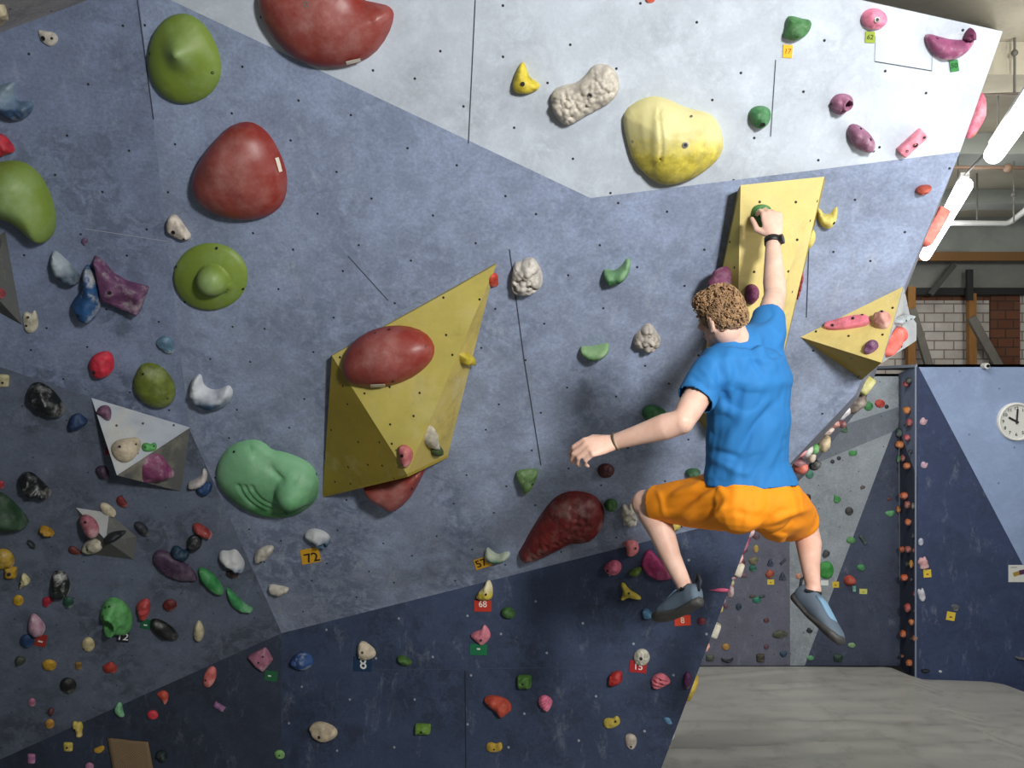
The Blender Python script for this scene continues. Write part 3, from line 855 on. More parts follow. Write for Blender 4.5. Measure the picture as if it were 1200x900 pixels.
M_vy = vol_mat('yellow_ply', (192, 178, 92)); M_vyd = vol_mat('yellow_ply_painted_shade', (150, 132, 44), seed=4); M_vye = vol_mat('yellow_ply_edge', (188, 170, 92), seed=7, dots=False, worn=1.0)  # M_vyd: darker yellow copy, shade painted onto boards turned from the light
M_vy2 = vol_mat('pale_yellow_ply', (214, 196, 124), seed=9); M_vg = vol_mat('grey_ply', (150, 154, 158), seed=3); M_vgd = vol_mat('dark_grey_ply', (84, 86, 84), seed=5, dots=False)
M_sv = vol_mat('silver_ply', (158, 166, 176), seed=6, worn=.7)

f1 = F1.hit
def off(face, px, py, h):
    """the point seen at a pixel that stands h metres off a face"""
    r = ray(px, py); g = face.hit(px, py); return g + r * (-h / abs(r.dot(face.n)))

# big yellow volume in the middle
v1 = [f1(389, 417), f1(582, 309), off(F1, 477, 556, .30), f1(525, 533), f1(378, 580), off(F1, 389, 417, .06), off(F1, 581, 311, .02)]
VA = Face(v1[5], v1[6], v1[2]); VAr = Face(v1[6], v1[3], v1[2]); VAl = Face(v1[5], v1[2], v1[4])
volume('large yellow plywood volume carrying a big red dome, in the middle of the grey overhang', v1,
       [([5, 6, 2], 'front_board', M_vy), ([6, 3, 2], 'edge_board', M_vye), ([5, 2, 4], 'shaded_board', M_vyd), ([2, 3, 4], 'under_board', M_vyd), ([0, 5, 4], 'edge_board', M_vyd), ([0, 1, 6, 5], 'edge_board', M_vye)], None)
# tall yellow volume the climber holds
v2 = [off(F1, 868, 217, .10), off(F1, 966, 207, .07), off(F1, 862, 488, .28), f1(898, 502), f1(811, 483), f1(836, 515), f1(864, 224), f1(967, 212)]
VB = Face(v2[0], v2[1], v2[2]); VBl = Face(v2[0], v2[2], v2[4]); VBr = Face(v2[1], v2[3], v2[2])
volume('tall tapering yellow plywood volume held by the climber', v2,
       [([0, 1, 2], 'front_board', M_vy2), ([1, 3, 2], 'front_board', M_vy2), ([0, 2, 4], 'shaded_board', M_vy), ([2, 5, 4], 'under_board', M_vyd), ([2, 3, 5], 'under_board', M_vyd), ([0, 4, 6], 'edge_board', M_vyd), ([1, 7, 3], 'edge_board', M_vyd)])  # left board takes a deeper yellow than the front, its shade painted in
# yellow corner volume on the free edge, with a grey one round the corner
apx = off(F1, 1033, 425, .26)
v3 = [f1(1058, 336), f1(938, 395), apx, f1(1010, 445)]
VC = Face(v3[0], v3[1], v3[2])
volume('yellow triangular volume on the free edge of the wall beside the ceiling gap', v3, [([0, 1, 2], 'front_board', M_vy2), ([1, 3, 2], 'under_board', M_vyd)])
dg_ = 3.98
v4 = [f1(1058, 336) + Vector((.004, 0, 0)), P(1066, 368, 4.12), P(1074, 379, 4.2), P(1074, 399, 4.2), apx + Vector((.004, .0, 0))]
VD = Face(v4[0], v4[3], v4[4])
volume('grey triangular volume around the corner, joined to the yellow triangular one', v4, [([0, 1, 4], 'front_board', M_vg), ([1, 2, 4], 'front_board', M_vg), ([2, 3, 4], 'front_board', M_vg)])
# silver volumes on the shaded facets
v5 = [F2.hit(107, 466), F2.hit(223, 501), off(F3, 137, 557, .16), F3.hit(212, 576)]
VE = Face(v5[0], v5[1], v5[2]); VEd = Face(v5[1], v5[3], v5[2])
volume('silver pyramid volume with a cream hold and a purple wedge on it', v5, [([0, 1, 2], 'front_board', M_sv), ([1, 3, 2], 'shaded_board', M_vgd)])  # dark grey on the shaded board paints in its shade
v6 = [F3.hit(89, 595), F3.hit(128, 601), F3.hit(160, 629), F3.hit(157, 656), F3.hit(108, 650), off(F3, 124, 633, .11)]
VF = Face(v6[0], v6[1], v6[5]); VF2 = Face(v6[1], v6[2], v6[5]); VF3 = Face(v6[4], v6[0], v6[5])
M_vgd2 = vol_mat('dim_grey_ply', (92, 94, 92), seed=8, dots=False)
volume('small worn grey volume low on the shaded facet with four holds around it', v6,
       [([0, 1, 5], 'board', M_vg), ([1, 2, 5], 'board', M_vgd2), ([2, 3, 5], 'board', M_vgd2), ([3, 4, 5], 'board', M_vgd2), ([4, 0, 5], 'board', M_vgd2)])
v7 = [F2.hit(-40, 300), F2.hit(6, 271), F2.hit(26, 381), F2.hit(-40, 345), off(F2, -12, 340, .12)]
VG = Face(v7[1], v7[2], v7[4])
volume('grey worn volume cut by the edge of the photo, beside a cream two-holed hold', v7, [([0, 1, 4], 'board', M_vgd), ([1, 2, 4], 'board', M_vgd2), ([2, 3, 4], 'board', M_vgd)])
# ------------------------------------------------------------------ macro holds with traced outlines
RED = (128, 30, 24)
from mathutils.bvhtree import BVHTree
def smooth_mat(col, top, rough=.5):
    t = NT('macro_paint'); v = t.coord(); c = lin(col)
    n = t.noise(v, 7, 6, .7); out = t.mix(t.mul(t.ramp(n, .5, .66), .22), c, lin(top))
    n2 = t.noise(v, 20, 6, .75); out = t.mix(t.mul(t.ramp(n2, .55, .7), .25), out, tuple(x * .7 for x in c[:3]) + (1,))
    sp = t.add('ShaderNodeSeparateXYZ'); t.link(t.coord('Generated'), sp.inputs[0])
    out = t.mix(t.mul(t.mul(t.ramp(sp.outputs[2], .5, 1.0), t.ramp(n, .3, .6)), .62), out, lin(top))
    t.base(out); t.rough(rough); t.bump(t.noise(v, 120, 3), .1, .002); return t.m
M_red = smooth_mat((134, 42, 32), (178, 132, 126), .42)
M_olive = smooth_mat((118, 140, 52), (150, 176, 132), .5)
def sticker(ob, face, cx, cy, w, h, ang):
    """thin printed strip stuck on a macro hold"""
    a = math.radians(ang); me0 = ob.data; o = ob.matrix_world.translation
    tree = BVHTree.FromPolygons([v.co for v in me0.vertices], [list(p.vertices) for p in me0.polygons])
    v = []; nx = 8; ny = 3
    for j in range(ny + 1):
        for i in range(nx + 1):
            x = (i / nx - .5) * w; y = (j / ny - .5) * h
            px_, py_ = cx + x * math.cos(a) - y * math.sin(a), cy + x * math.sin(a) + y * math.cos(a)
            g = face.hit(px_, py_); d = (g - CAM).normalized(); c0 = g - d * .6
            loc = lambda p_: Vector(((p_ - o).dot(face.u), (p_ - o).dot(face.v), (p_ - o).dot(face.n)))
            r0 = loc(c0); dd = Vector((d.dot(face.u), d.dot(face.v), d.dot(face.n)))
            hit = tree.ray_cast(r0, dd)
            q = hit[0] + hit[1] * (.004 if hit[1].dot(dd) < 0 else -.004) if hit[0] is not None else loc(g)
            v.append(q)
    f = [[j * (nx+1) + i, j * (nx+1) + i + 1, (j+1) * (nx+1) + i + 1, (j+1) * (nx+1) + i] for j in range(ny) for i in range(nx)]
    s = link_mesh('sticker', pydata(v, f), flat_mat((222, 214, 196), .6)); s.parent = ob; s['label'] = 'pale printed strip'
kwm = dict(cat='climbing hold', name='macro_hold', bump=.02, n=90, res=24)

o = hold('huge dark red dome hold at the top on the white panel', '', 383, 20, 160, 110, RED, pts=smooth_px([(303, -10), (303, 5), (310, 28), (330, 55), (355, 73), (382, 80), (410, 78), (437, 66), (455, 42), (463, 18), (458, 7), (440, 3), (425, 0), (415, -22), (370, -40), (320, -35)], 1), mat=M_red, H=.11, prof='dome', peak=(385, 5), bolts=[(368, 1, .011)], steel=True, **kwm)
sticker(o, F1, 414, 71, 17, 4, -14)
o = hold('dark red rounded triangular hold below the green cone', '', 284, 203, 112, 115, RED, pts=smooth_px([(285, 142), (300, 144), (316, 157), (329, 180), (337, 204), (336, 230), (325, 248), (303, 257), (275, 257), (248, 248), (231, 234), (225, 216), (230, 195), (246, 170), (266, 149)], 1), mat=M_red, H=.13, prof='shell', peak=(272, 192), bolts=[(290, 151, .007)], **kwm)
sticker(o, F1, 326, 193, 17, 4, 74)
o = hold('dark red oval dome hold bolted on the large yellow volume', '', 456, 418, 108, 74, RED, pts=smooth_px([(403, 437), (402, 425), (410, 405), (427, 390), (450, 382), (475, 381), (497, 388), (509, 402), (509, 418), (498, 432), (478, 446), (450, 454), (425, 453), (410, 448)], 1), mat=M_red, H=.12, prof='shell', peak=(452, 415), face=VA, bolts=[(446, 389, .006), (462, 385, .006), (503, 405, .006), (466, 445, .006)], group='holds on the volumes', **kwm)
sticker(o, VA, 443, 451, 17, 3.6, -3)
o = hold('dark red hold peeping out beneath the large yellow volume', '', 462, 570, 80, 50, RED, pts=smooth_px([(425, 555), (505, 535), (498, 552), (486, 575), (474, 588), (462, 591), (450, 586), (430, 573)], 1), mat=M_red, H=.15, prof='dome', bolts=[(488, 558, .006)], **kwm)

# long snake-skin red hold
def scales(s0, t, r, z, V, size):
    rs = np.random.RandomState(5); c = rs.uniform(-1, 1, (130, 2)); d = np.sqrt(((s0[:, None] - c[None]) ** 2).sum(2)); d.sort(1)
    cell = np.clip((d[:, 1] - d[:, 0]) / .1, 0, 1)
    return z - .014 * cell * np.clip(t * 3, 0, 1)
hold('long mottled dark red snout shaped hold above the navy panel', '', 660, 615, 102, 80, (112, 30, 28), pts=smooth_px([(607, 648), (612, 640), (620, 625), (632, 605), (647, 585), (662, 576), (680, 575), (697, 580), (707, 592), (709, 608), (703, 622), (690, 632), (672, 632), (660, 638), (640, 648), (622, 655), (612, 654)], 1), H=.12, prof='dome', fn=scales, chalk=.16, rough=.5, cat='climbing hold', name='macro_hold', bump=.02, n=110, res=44)

# green dishes and cones on the upper side
def nipple(c, R, amp, p=1.5):
    def fn(s0, t, r, z, V, size):
        d = np.sqrt((V[:, 0] - c[0]) ** 2 + (V[:, 1] - c[1]) ** 2) / R
        return z + amp * np.clip(1 - d, 0, 1) ** p
    return fn
hold('olive green pointed cone hold near the top', '', 216, 68, 87, 106, (112, 134, 40), pts=smooth_px([(205, 16), (222, 16), (240, 28), (254, 52), (260, 75), (258, 95), (245, 113), (225, 122), (205, 121), (188, 110), (177, 92), (173, 68), (178, 42), (190, 24)], 1), mat=M_olive, H=.075, prof='shell', peak=(222, 58), fn=nipple((.02, .03), .085, .055, 1.5), bolts=[(220, 25, .006), (180, 61, .006), (253, 83, .006), (207, 113, .006)], **kwm)
def dome2(s0, t, r, z, V, size):
    d = np.sqrt(((s0[:, 0] - .20) / .40) ** 2 + ((s0[:, 1] - .04) / .40) ** 2)
    base = .016 * np.sqrt(np.clip(1 - (1 - np.clip(t / .08, 0, 1)) ** 2, 0, 1)) + .035 * np.clip((t - .12) / .6, 0, 1) ** .55
    return base + np.where(d < 1, .075 * np.clip(1 - d ** 2.4, 0, 1) ** .5, 0)
hold('olive green hat shaped hold with a round knob', '', 247, 324, 87, 79, (112, 134, 40), pts=smooth_px(place('round', 247, 324, 87, 79, 0), 0), mat=M_olive, H=.12, prof='flat', fn=dome2, bolts=[(256, 289, .006), (208, 311, .006), (286, 337, .006)], **{**kwm, 'res': 64, 'bump': 0})
hold('olive green drooping tongue shaped macro hold at the edge of the photo', '', 30, 235, 80, 95, (104, 130, 42), pts=smooth_px([(-20, 195), (5, 188), (25, 188), (42, 198), (55, 216), (64, 240), (67, 262), (61, 279), (50, 284), (38, 278), (24, 264), (10, 255), (-20, 248)], 1), mat=M_olive, H=.14, prof='dome', bolts=[(46, 216, .006), (50, 276, .006)], **kwm)
hold('small olive green egg shaped dome beside the pink and white holds', '', 181, 451, 51, 53, (108, 120, 40), pts=smooth_px([(163, 428), (175, 424), (190, 429), (202, 443), (207, 458), (203, 472), (190, 477), (175, 474), (160, 462), (155, 447)], 1), mat=hold_mat((106, 120, 42), .12), H=.1, prof='dome', bolts=[(198, 460, .006), (170, 432, .005)], **kwm)
hold('dark green dome hold cut off by the edge of the photo low down', '', 5, 597, 60, 46, (36, 70, 44), pts=smooth_px([(-25, 570), (0, 575), (14, 585), (30, 602), (36, 614), (20, 617), (-25, 617)], 1), mat=hold_mat((34, 66, 42), .1), H=.12, prof='dome', **kwm)

# big mint green amoeba
def amoeba(s0, t, r, z, V, size):
    x, y = s0[:, 0], s0[:, 1]
    d = np.sqrt(((x - .58) / .40) ** 2 + ((y + .14) / .40) ** 2)
    z = np.maximum(z * .75, (.17 * np.sqrt(np.clip(1 - d ** 2, 0, 1))) * np.clip(t * 5, 0, 1) ** .5)
    for k, xx in enumerate((-.42, -.28, -.14)):
        rr = np.sqrt((x - .35) ** 2 + (y - .1) ** 2) - (.55 + .13 * k)
        z = z - .014 * np.exp(-(rr / .035) ** 2) * (y < .05) * np.clip(t * 4, 0, 1)
    z = z - .02 * np.exp(-(((x - .05 + y * .9 - .5) / .07) ** 2)) * (y > .15) * np.clip(t * 4, 0, 1)
    return z
o = hold('big mint green wavy hold with a bulging knob beside the yellow volume', '', 313, 560, 122, 92, (84, 152, 92), pts=smooth_px([(253, 553), (258, 535), (272, 520), (295, 514), (310, 518), (318, 527), (332, 529), (352, 536), (366, 545), (373, 558), (374, 572), (371, 585), (360, 597), (342, 604), (322, 606), (302, 602), (285, 594), (270, 582), (257, 568)], 1), mat=hold_mat((76, 142, 84), .12, (120, 176, 132), split=-.12, soft=.5), H=.11, prof='dome', fn=amoeba, cat='climbing hold', name='macro_hold', bump=.02, n=110, res=44, bolts=[(278, 524, .006), (286, 520, .006), (257, 556, .006), (371, 555, .006)])
me = text_mesh('5', .06); q = F1.loc(F1.hit(342, 588), o.matrix_world.translation)
zz = max(v.co.z for v in o.data.vertices if (v.co.x - q.x) ** 2 + (v.co.y - q.y) ** 2 < .0012)
mk = link_mesh('pen_mark', me, flat_mat((40, 70, 50), .7)); mk.parent = o; mk.matrix_basis = Matrix.Translation((q.x, q.y, zz + .002)) @ Matrix.Rotation(2.5, 4, 'Z') @ Matrix.Rotation(-.55, 4, 'X')

# big yellow hold on the white panel
def yel(s0, t, r, z, V, size):
    x, y = s0[:, 0], s0[:, 1]; e = np.clip(t * 3, 0, 1)
    z = z - .02 * e / (1 + np.exp((x + .42 - .10 * y * y) / .03))
    z = z - .012 * e / (1 + np.exp((x + .66 + .02 * np.sin(4 * y)) / .03)) * (y > -.4)
    z = z - .012 * e * np.exp(-((x + .30 - .05 * np.cos(y * 3)) / .02) ** 2) * (y > -.25) * (y < .7)
    z = z - .018 * e * np.exp(-(((x + .42) * .75 - (y + .42) * .66) / .03) ** 2) * (x < -.22) * (x > -.62) * (y < -.2)
    z = z - .010 * e * np.clip((y - .22) / .05, 0, 1) * np.clip((x + .18) / .05, 0, 1) * np.clip((.62 - x) / .05, 0, 1) * np.clip((.52 - y) / .05, 0, 1)
    return z
hold('big pale yellow bulging hold with grooves on the white panel', '', 788, 165, 118, 104, (206, 190, 74), pts=smooth_px([(752, 115), (768, 112), (783, 116), (805, 127), (828, 131), (840, 140), (847, 158), (848, 175), (838, 190), (818, 205), (798, 214), (775, 216), (758, 206), (742, 190), (735, 168), (730, 145), (731, 129)], 1), mat=hold_mat((212, 196, 76), .1, (206, 198, 140), split=.0, soft=.25), H=.12, prof='dome', fn=yel, cat='climbing hold', name='macro_hold', bump=.02, n=110, res=46, bolts=[(801, 161, .012), (741, 162, .006), (809, 132, .005)], steel=True)

# cauliflower textured holds
def cauli(nb, amp, seed, rad=.2):
    """rounded nodules on a jittered hexagonal layout"""
    def fn(s0, t, r, z, V, size):
        rs = np.random.RandomState(seed); c = []
        st = rad * 1.15; k = 0
        for yy in np.arange(-1.1, 1.1, st * .87):
            for xx in np.arange(-1.1, 1.1, st): c.append((xx + (st / 2 if k % 2 else 0) + rs.uniform(-.3, .3) * st, yy + rs.uniform(-.3, .3) * st))
            k += 1
        c = np.array(c); rr = rs.uniform(.6, .95, len(c)) * rad; hh = rs.uniform(-.25, .45, len(c))
        d = np.sqrt(((s0[:, None] - c[None]) ** 2).sum(2)) / rr[None]
        bmp = (np.sqrt(np.clip(1 - d ** 2, 0, 1)) + hh[None]) * rr[None] * size / 2
        bmp = np.where(d < 1, bmp, -.1 * rad * size)
        return z + amp * bmp.max(1) * np.clip(t * 8, 0, 1) ** .5
    return fn
CW = (206, 198, 184)
hold('long cream cauliflower textured hold on the white panel', '', 686, 110, 84, 74, CW, pts=smooth_px([(645, 112), (650, 104), (662, 99), (676, 97), (686, 88), (694, 77), (706, 74), (718, 78), (726, 92), (726, 106), (718, 118), (704, 126), (690, 133), (678, 141), (664, 147), (654, 140), (647, 128)], 1), H=.06, prof='dome', fn=cauli(0, 1.1, 3, .125), chalk=.1, n=110, res=50, bump=0, bolts=[(692, 107, .010)], steel=True)
hold('white cauliflower knob hold beside the tip of the large yellow volume', '', 617, 323, 38, 42, (200, 194, 184), pts=smooth_px([(600, 322), (602, 307), (611, 306), (615, 302), (625, 301), (632, 310), (636, 322), (636, 334), (628, 340), (615, 344), (602, 341), (599, 334)], 1), H=.075, prof='dome', fn=cauli(0, 1.3, 5, .30), chalk=.1, n=90, res=36, bump=0, bolts=[(622, 328, .007)])
hold('smaller white cauliflower knob hold above the climber shadow', '', 758, 396, 32, 33, (186, 178, 168), pts=smooth_px([(743, 392), (750, 386), (755, 380), (763, 378), (769, 388), (775, 396), (773, 404), (763, 411), (752, 408), (742, 402)], 1), H=.06, prof='dome', fn=cauli(0, 1.3, 8, .30), chalk=.1, n=80, res=34, bump=0)
hold('white knobbly hold half hidden behind the climber knee', 'lump', 737, 603, 20, 26, (196, 190, 176), fn=cauli(0, 1.0, 2, .25), res=20, n=50, bump=0)

h = hold
# ------------------------------------------------------------------ upper side facet
h('small white teardrop hold with a dark bolt hole near the upper border line', '', 57, 44, 25, 21, (196, 190, 178), pts=smooth_px([(44, 34), (50, 36), (62, 37), (68, 42), (68, 49), (61, 55), (54, 53), (47, 46)]), bolts=[(52, 44), (62, 44, .005)])
h('blue crescent hold with its horns up at the edge of the photo', '', 16, 120, 50, 48, (52, 84, 120), pts=smooth_px([(-12, 105), (6, 98), (18, 95), (17, 104), (17, 113), (22, 119), (32, 118), (41, 120), (38, 131), (30, 139), (18, 142), (6, 136), (-12, 124)]), H=.09, c2=(120, 140, 156))
h('red tapered hold cut off by the edge of the photo above the green tongue', '', 3, 171, 36, 32, (186, 40, 56), pts=smooth_px([(-18, 152), (2, 156), (12, 164), (20, 178), (8, 180), (0, 185), (-18, 186)]), H=.07)
h('cream hold with two pockets beside the grey edge volume', 'bean', 36, 377, 18, 26, (190, 186, 164), ang=-8, bolts=[(34, 370, .006), (32, 380, .005)])
h('blue grey jug hold chalked on top, tucked behind a blue curved hold', '', 78, 313, 40, 44, (70, 88, 104), pts=smooth_px([(60, 300), (63, 292), (72, 298), (82, 308), (92, 318), (96, 330), (84, 332), (70, 326), (61, 316)]), H=.1, c2=(150, 162, 170))
h('blue boomerang shaped hold with a chalky flank', '', 104, 342, 34, 66, (34, 82, 132), pts=smooth_px([(98, 315), (103, 308), (112, 317), (119, 332), (121, 350), (116, 368), (107, 376), (96, 373), (86, 364), (84, 354), (92, 344), (98, 336)]), H=.09, chalk=.7, bolts=[(96, 361)])
h('dull purple four sided slab hold', '', 143, 334, 64, 64, (104, 62, 98), pts=[(111, 300), (113, 299), (123, 307), (134, 320), (150, 329), (174, 335), (175, 337), (165, 364), (163, 365), (122, 348), (119, 345)], H=.07, prof='plate', chalk=.45, bolts=[(133, 334)])
h('faint purple button sized hold above the blue grey jug', 'blob', 99, 283, 8, 9, (104, 80, 110), H=.012)
h('bright pinkish red rounded hold with a bolt hole', '', 118, 427, 31, 31, (206, 44, 66), pts=smooth_px([(103, 429), (107, 418), (117, 412), (129, 411), (134, 420), (134, 433), (126, 441), (112, 442)]), bolts=[(113, 430)], chalk=.1, H=.08)
h('small grey blue chalky chip hold beside the crease', '', 193, 405, 25, 22, (84, 116, 140), pts=smooth_px([(180, 402), (190, 393), (200, 395), (205, 403), (204, 415), (193, 414)]), chalk=.6)
h('tiny cream hold at the very edge beside the grey facet border', 'sq', 4, 446, 14, 15, (186, 178, 140), bolts=[(4, 447, .005)])
h('white triangular hold between the red hold and the green hat', '', 210, 267, 30, 33, (204, 194, 180), pts=smooth_px([(198, 253), (205, 250), (212, 257), (219, 268), (225, 276), (222, 281), (214, 280), (203, 275), (196, 267)]), H=.05, prof='flat', bolts=[(207, 269), (219, 277, .005)])
h('large white and blue crescent hold with its horns up below the crease', '', 248, 460, 52, 46, (40, 84, 122), pts=smooth_px([(224, 452), (226, 443), (234, 437), (237, 441), (238, 450), (246, 456), (256, 457), (264, 452), (270, 451), (274, 460), (270, 471), (260, 478), (246, 479), (232, 473), (225, 463)]), H=.1, c2=(196, 200, 206), chalk=.4, split=-.12)
# ------------------------------------------------------------------ white panel
h('yellow banana shaped hold on the white panel', '', 614, 94, 32, 37, (216, 196, 58), pts=smooth_px([(610, 73), (614, 72), (617, 80), (620, 90), (628, 95), (634, 100), (630, 106), (618, 110), (605, 109), (600, 102), (602, 90)]), bolts=[(614, 95)], chalk=.05, H=.07)
h('green flared hold above the orange number tag', '', 933, 33, 35, 30, (74, 130, 74), pts=smooth_px([(921, 20), (928, 18), (940, 22), (951, 23), (950, 33), (943, 43), (932, 48), (920, 46), (916, 41), (920, 33)]), bolts=[(931, 39)], chalk=.3, H=.08)
h('green pear shaped hold on the white panel above the climber volume', '', 890, 138, 28, 28, (66, 130, 78), pts=smooth_px([(877, 130), (885, 124), (897, 124), (904, 130), (902, 142), (895, 150), (886, 150), (879, 143)]), bolts=[(892, 142)], chalk=.25, H=.08)
h('bright pink round hold with a steel bolt above the green tag', 'round', 1024, 22, 31, 25, (246, 142, 172), bolts=[(1024, 21, .010)], steel=True, chalk=.05, H=.06)
h('long purple crescent hold near the top corner of the wall', '', 1106, 56, 56, 32, (150, 76, 116), pts=smooth_px([(1082, 42), (1088, 39), (1098, 42), (1112, 46), (1128, 47), (1138, 45), (1142, 48), (1134, 60), (1122, 68), (1106, 71), (1094, 66), (1086, 54)]), bolts=[(1096, 44, .006)], chalk=.45, H=.06)
h('short purple horn hold behind the tip of the long purple crescent', '', 1136, 40, 15, 20, (124, 52, 92), pts=smooth_px([(1127, 46), (1131, 37), (1137, 31), (1142, 36), (1143, 46), (1134, 48)]), chalk=.35, H=.07)
def pocket(c, R, amp):
    def fn(s0, t, r, z, V, size):
        d = np.sqrt((s0[:, 0] - c[0]) ** 2 + (s0[:, 1] - c[1]) ** 2) / R
        return z + amp * .35 * np.exp(-((d - 1) / .25) ** 2) - amp * np.exp(-(d / .75) ** 4)
    return fn
h('purple hold with a round pocket and chalky side', '', 985, 122, 29, 27, (158, 100, 130), pts=smooth_px([(971, 121), (978, 111), (988, 109), (998, 112), (1000, 119), (994, 128), (984, 135), (976, 132)]), H=.07, chalk=.5, fn=pocket((.42, .1), .42, .06), bolts=[(973, 121, .005)], res=16)
h('purple chalky oval hold slanting below the pocket hold', '', 1008, 161, 34, 36, (146, 96, 124), pts=smooth_px([(992, 150), (998, 144), (1008, 147), (1020, 157), (1026, 167), (1023, 177), (1014, 179), (1000, 172), (993, 161)]), bolts=[(1017, 160, .006), (1007, 149, .005), (1021, 174, .005)], chalk=.55, H=.08)
h('flat pink rectangular bar hold lying at a slant on the white panel', 'bar', 1068, 166.5, 38, 13, (248, 152, 172), ang=-42, prof='plate', H=.05, bolts=[(1070, 167, .009), (1080, 158, .005), (1060, 174, .005)], chalk=.05)
h('small orange red wedge hold below the pink bar', '', 1081, 221, 22, 13, (184, 84, 66), pts=smooth_px([(1071, 223), (1077, 217), (1089, 216), (1092, 219), (1086, 226), (1076, 229)]), chalk=.2, H=.05)
h('small orange scrap of a hold at the very top of the white panel', 'bean', 762, -1, 12, 9, (214, 92, 70))
# ------------------------------------------------------------------ big overhanging face
h('pale yellow crescent hold beside the tall yellow volume', 'fatmoon', 969, 254.5, 24, 25, (216, 200, 108), H=.06, bolts=[(975, 258, .006)], chalk=.1)
h('pale yellow rounded hold half hidden by the edge of the tall yellow volume', 'egg', 947, 279, 16, 24, (216, 200, 108), H=.06, ang=20)
h('curved green hold with one horn up near the seam', '', 723, 318, 34, 34, (70, 122, 74), pts=smooth_px([(708, 314), (714, 316), (722, 317), (730, 309), (735, 301), (740, 305), (738, 318), (730, 329), (718, 334), (710, 330), (706, 322)]), H=.09, c2=(124, 164, 122), bolts=[(726, 327, .006)])
h('green half moon ledge hold beneath the curved green one', '', 697, 410, 38, 20, (58, 108, 58), pts=smooth_px([(678, 405), (690, 406), (702, 404), (713, 401), (715, 408), (708, 416), (697, 420), (684, 416)]), H=.1, c2=(132, 168, 120), chalk=.3)
h('green rounded hold behind the climber lowered arm', '', 764, 484, 26, 18, (60, 118, 74), pts=smooth_px([(753, 478), (760, 474), (772, 476), (782, 482), (776, 492), (760, 493), (752, 487)]), H=.07)
h('dark green oval chip hold peeking from behind the climber shirt', 'egg', 812, 553, 18, 9, (52, 92, 60), H=.05)
h('dark maroon round hold beneath the climber fist', 'round', 710, 551, 20, 16, (74, 26, 36), H=.05, bump=.1)
h('pale green three cornered hold left of the red snout', '', 617, 561, 29, 30, (104, 140, 84), pts=smooth_px([(603, 553), (610, 550), (622, 549), (631, 548), (630, 560), (622, 574), (616, 577), (611, 570)]), H=.09, chalk=.45, bolts=[(625, 561, .006)])
h('dark green small oval hold right of the red snout', 'egg', 716, 591, 16, 13, (50, 92, 42), H=.06)
h('yellow wedge hold beneath the orange shorts', 'half', 790, 612, 20, 16, (208, 188, 92), H=.07, chalk=.4)
h('white and green crescent hold lying on the navy border', '', 583, 650, 32, 18, (70, 118, 90), pts=smooth_px([(568, 646), (571, 640), (576, 645), (584, 650), (593, 646), (599, 647), (596, 654), (587, 657), (575, 658), (568, 654)]), H=.06, c2=(180, 190, 172), split=-.1)
h('white and blue round ended hold above the 72 tag', '', 371, 635, 34, 24, (60, 96, 124), pts=smooth_px([(355, 625), (364, 619), (376, 620), (386, 626), (388, 634), (383, 641), (374, 640), (363, 635)]), H=.06, c2=(176, 180, 184), chalk=.4, fn=pocket((.4, -.4), .34, .04), res=16)
h('cream white bean hold beside the lower crease', '', 309, 648, 25, 21, (204, 198, 184), pts=smooth_px([(298, 650), (303, 643), (312, 639), (321, 639), (321, 645), (314, 653), (306, 659), (299, 658)]), bolts=[(308, 654, .006)], H=.05)
h('cream white flat hold beneath the bean hold at the lower crease', '', 327, 690, 26, 14, (204, 198, 186), pts=smooth_px([(314, 686), (319, 684), (328, 686), (339, 688), (338, 693), (328, 697), (318, 695)]), bolts=[(326, 694, .005)], H=.05)
route_tag('yellow square tag numbered 72 below the white and blue hold', 364, 651, 22, 17, -11, (222, 168, 40), '72', (40, 34, 24), ts=.85, dx=1.5, dy=2.5)
route_tag('yellow tag numbered 57 at the navy border', 566, 659, 20, 12, -18, (220, 166, 44), '57', (40, 34, 24), ts=.95, dx=-2)
route_tag('orange square tag reading 17 under the green flared hold', 923, 60, 11, 15, 3, (246, 188, 44), '17', (190, 90, 30), ts=.55)
route_tag('yellow green tag reading 62 under the pink round hold', 1019.5, 43.5, 11, 13, 2, (150, 170, 52), '62', (60, 80, 30), ts=.6)
route_tag('bright green tag reading 50 under the purple crescent', 1118, 77, 10, 13, -8, (44, 130, 60), '50', (20, 70, 30), ts=.6)
# ------------------------------------------------------------------ holds on the volumes
gv = dict(group='holds on the volumes')
h('tiny orange red chip hold at the tip of the large yellow volume', 'egg', 578, 328, 9, 17, (200, 70, 48), ang=15, face=VAr, **gv)
h('small yellow stud hold on the edge of the large yellow volume', 'sq', 545, 420, 13, 12, (206, 184, 56), face=VAr, H=.06, **gv)
h('pink holed hold near the lower tip of the large yellow volume', '', 475, 535, 19, 27, (188, 104, 104), pts=smooth_px([(466, 524), (473, 520), (482, 525), (485, 533), (482, 542), (477, 549), (472, 546), (468, 536)]), face=VA, H=.05, bolts=[(475, 532, .008), (474, 543, .005), (470, 524, .004)], chalk=.3, **gv)
h('cream skull like hold on the edge of the large yellow volume', '', 504, 511, 17, 30, (206, 198, 178), pts=smooth_px([(503, 497), (507, 500), (509, 510), (511, 520), (508, 526), (501, 523), (496, 517), (499, 508)]), face=VAr, H=.06, **gv)
h('dark green chip beside the cream skull like hold', 'egg', 510, 527, 10, 14, (72, 90, 48), ang=30, face=VAr, H=.05, **gv)
h('purple upright hold left of the tall yellow volume, above the climber hair', '', 850, 325, 18, 30, (124, 62, 96), pts=smooth_px([(845, 314), (851, 311), (857, 317), (858, 333), (856, 345), (842, 345), (842, 325)]), H=.1, chalk=.4, bolts=[(848, 322, .006)], face=VBl, **gv)
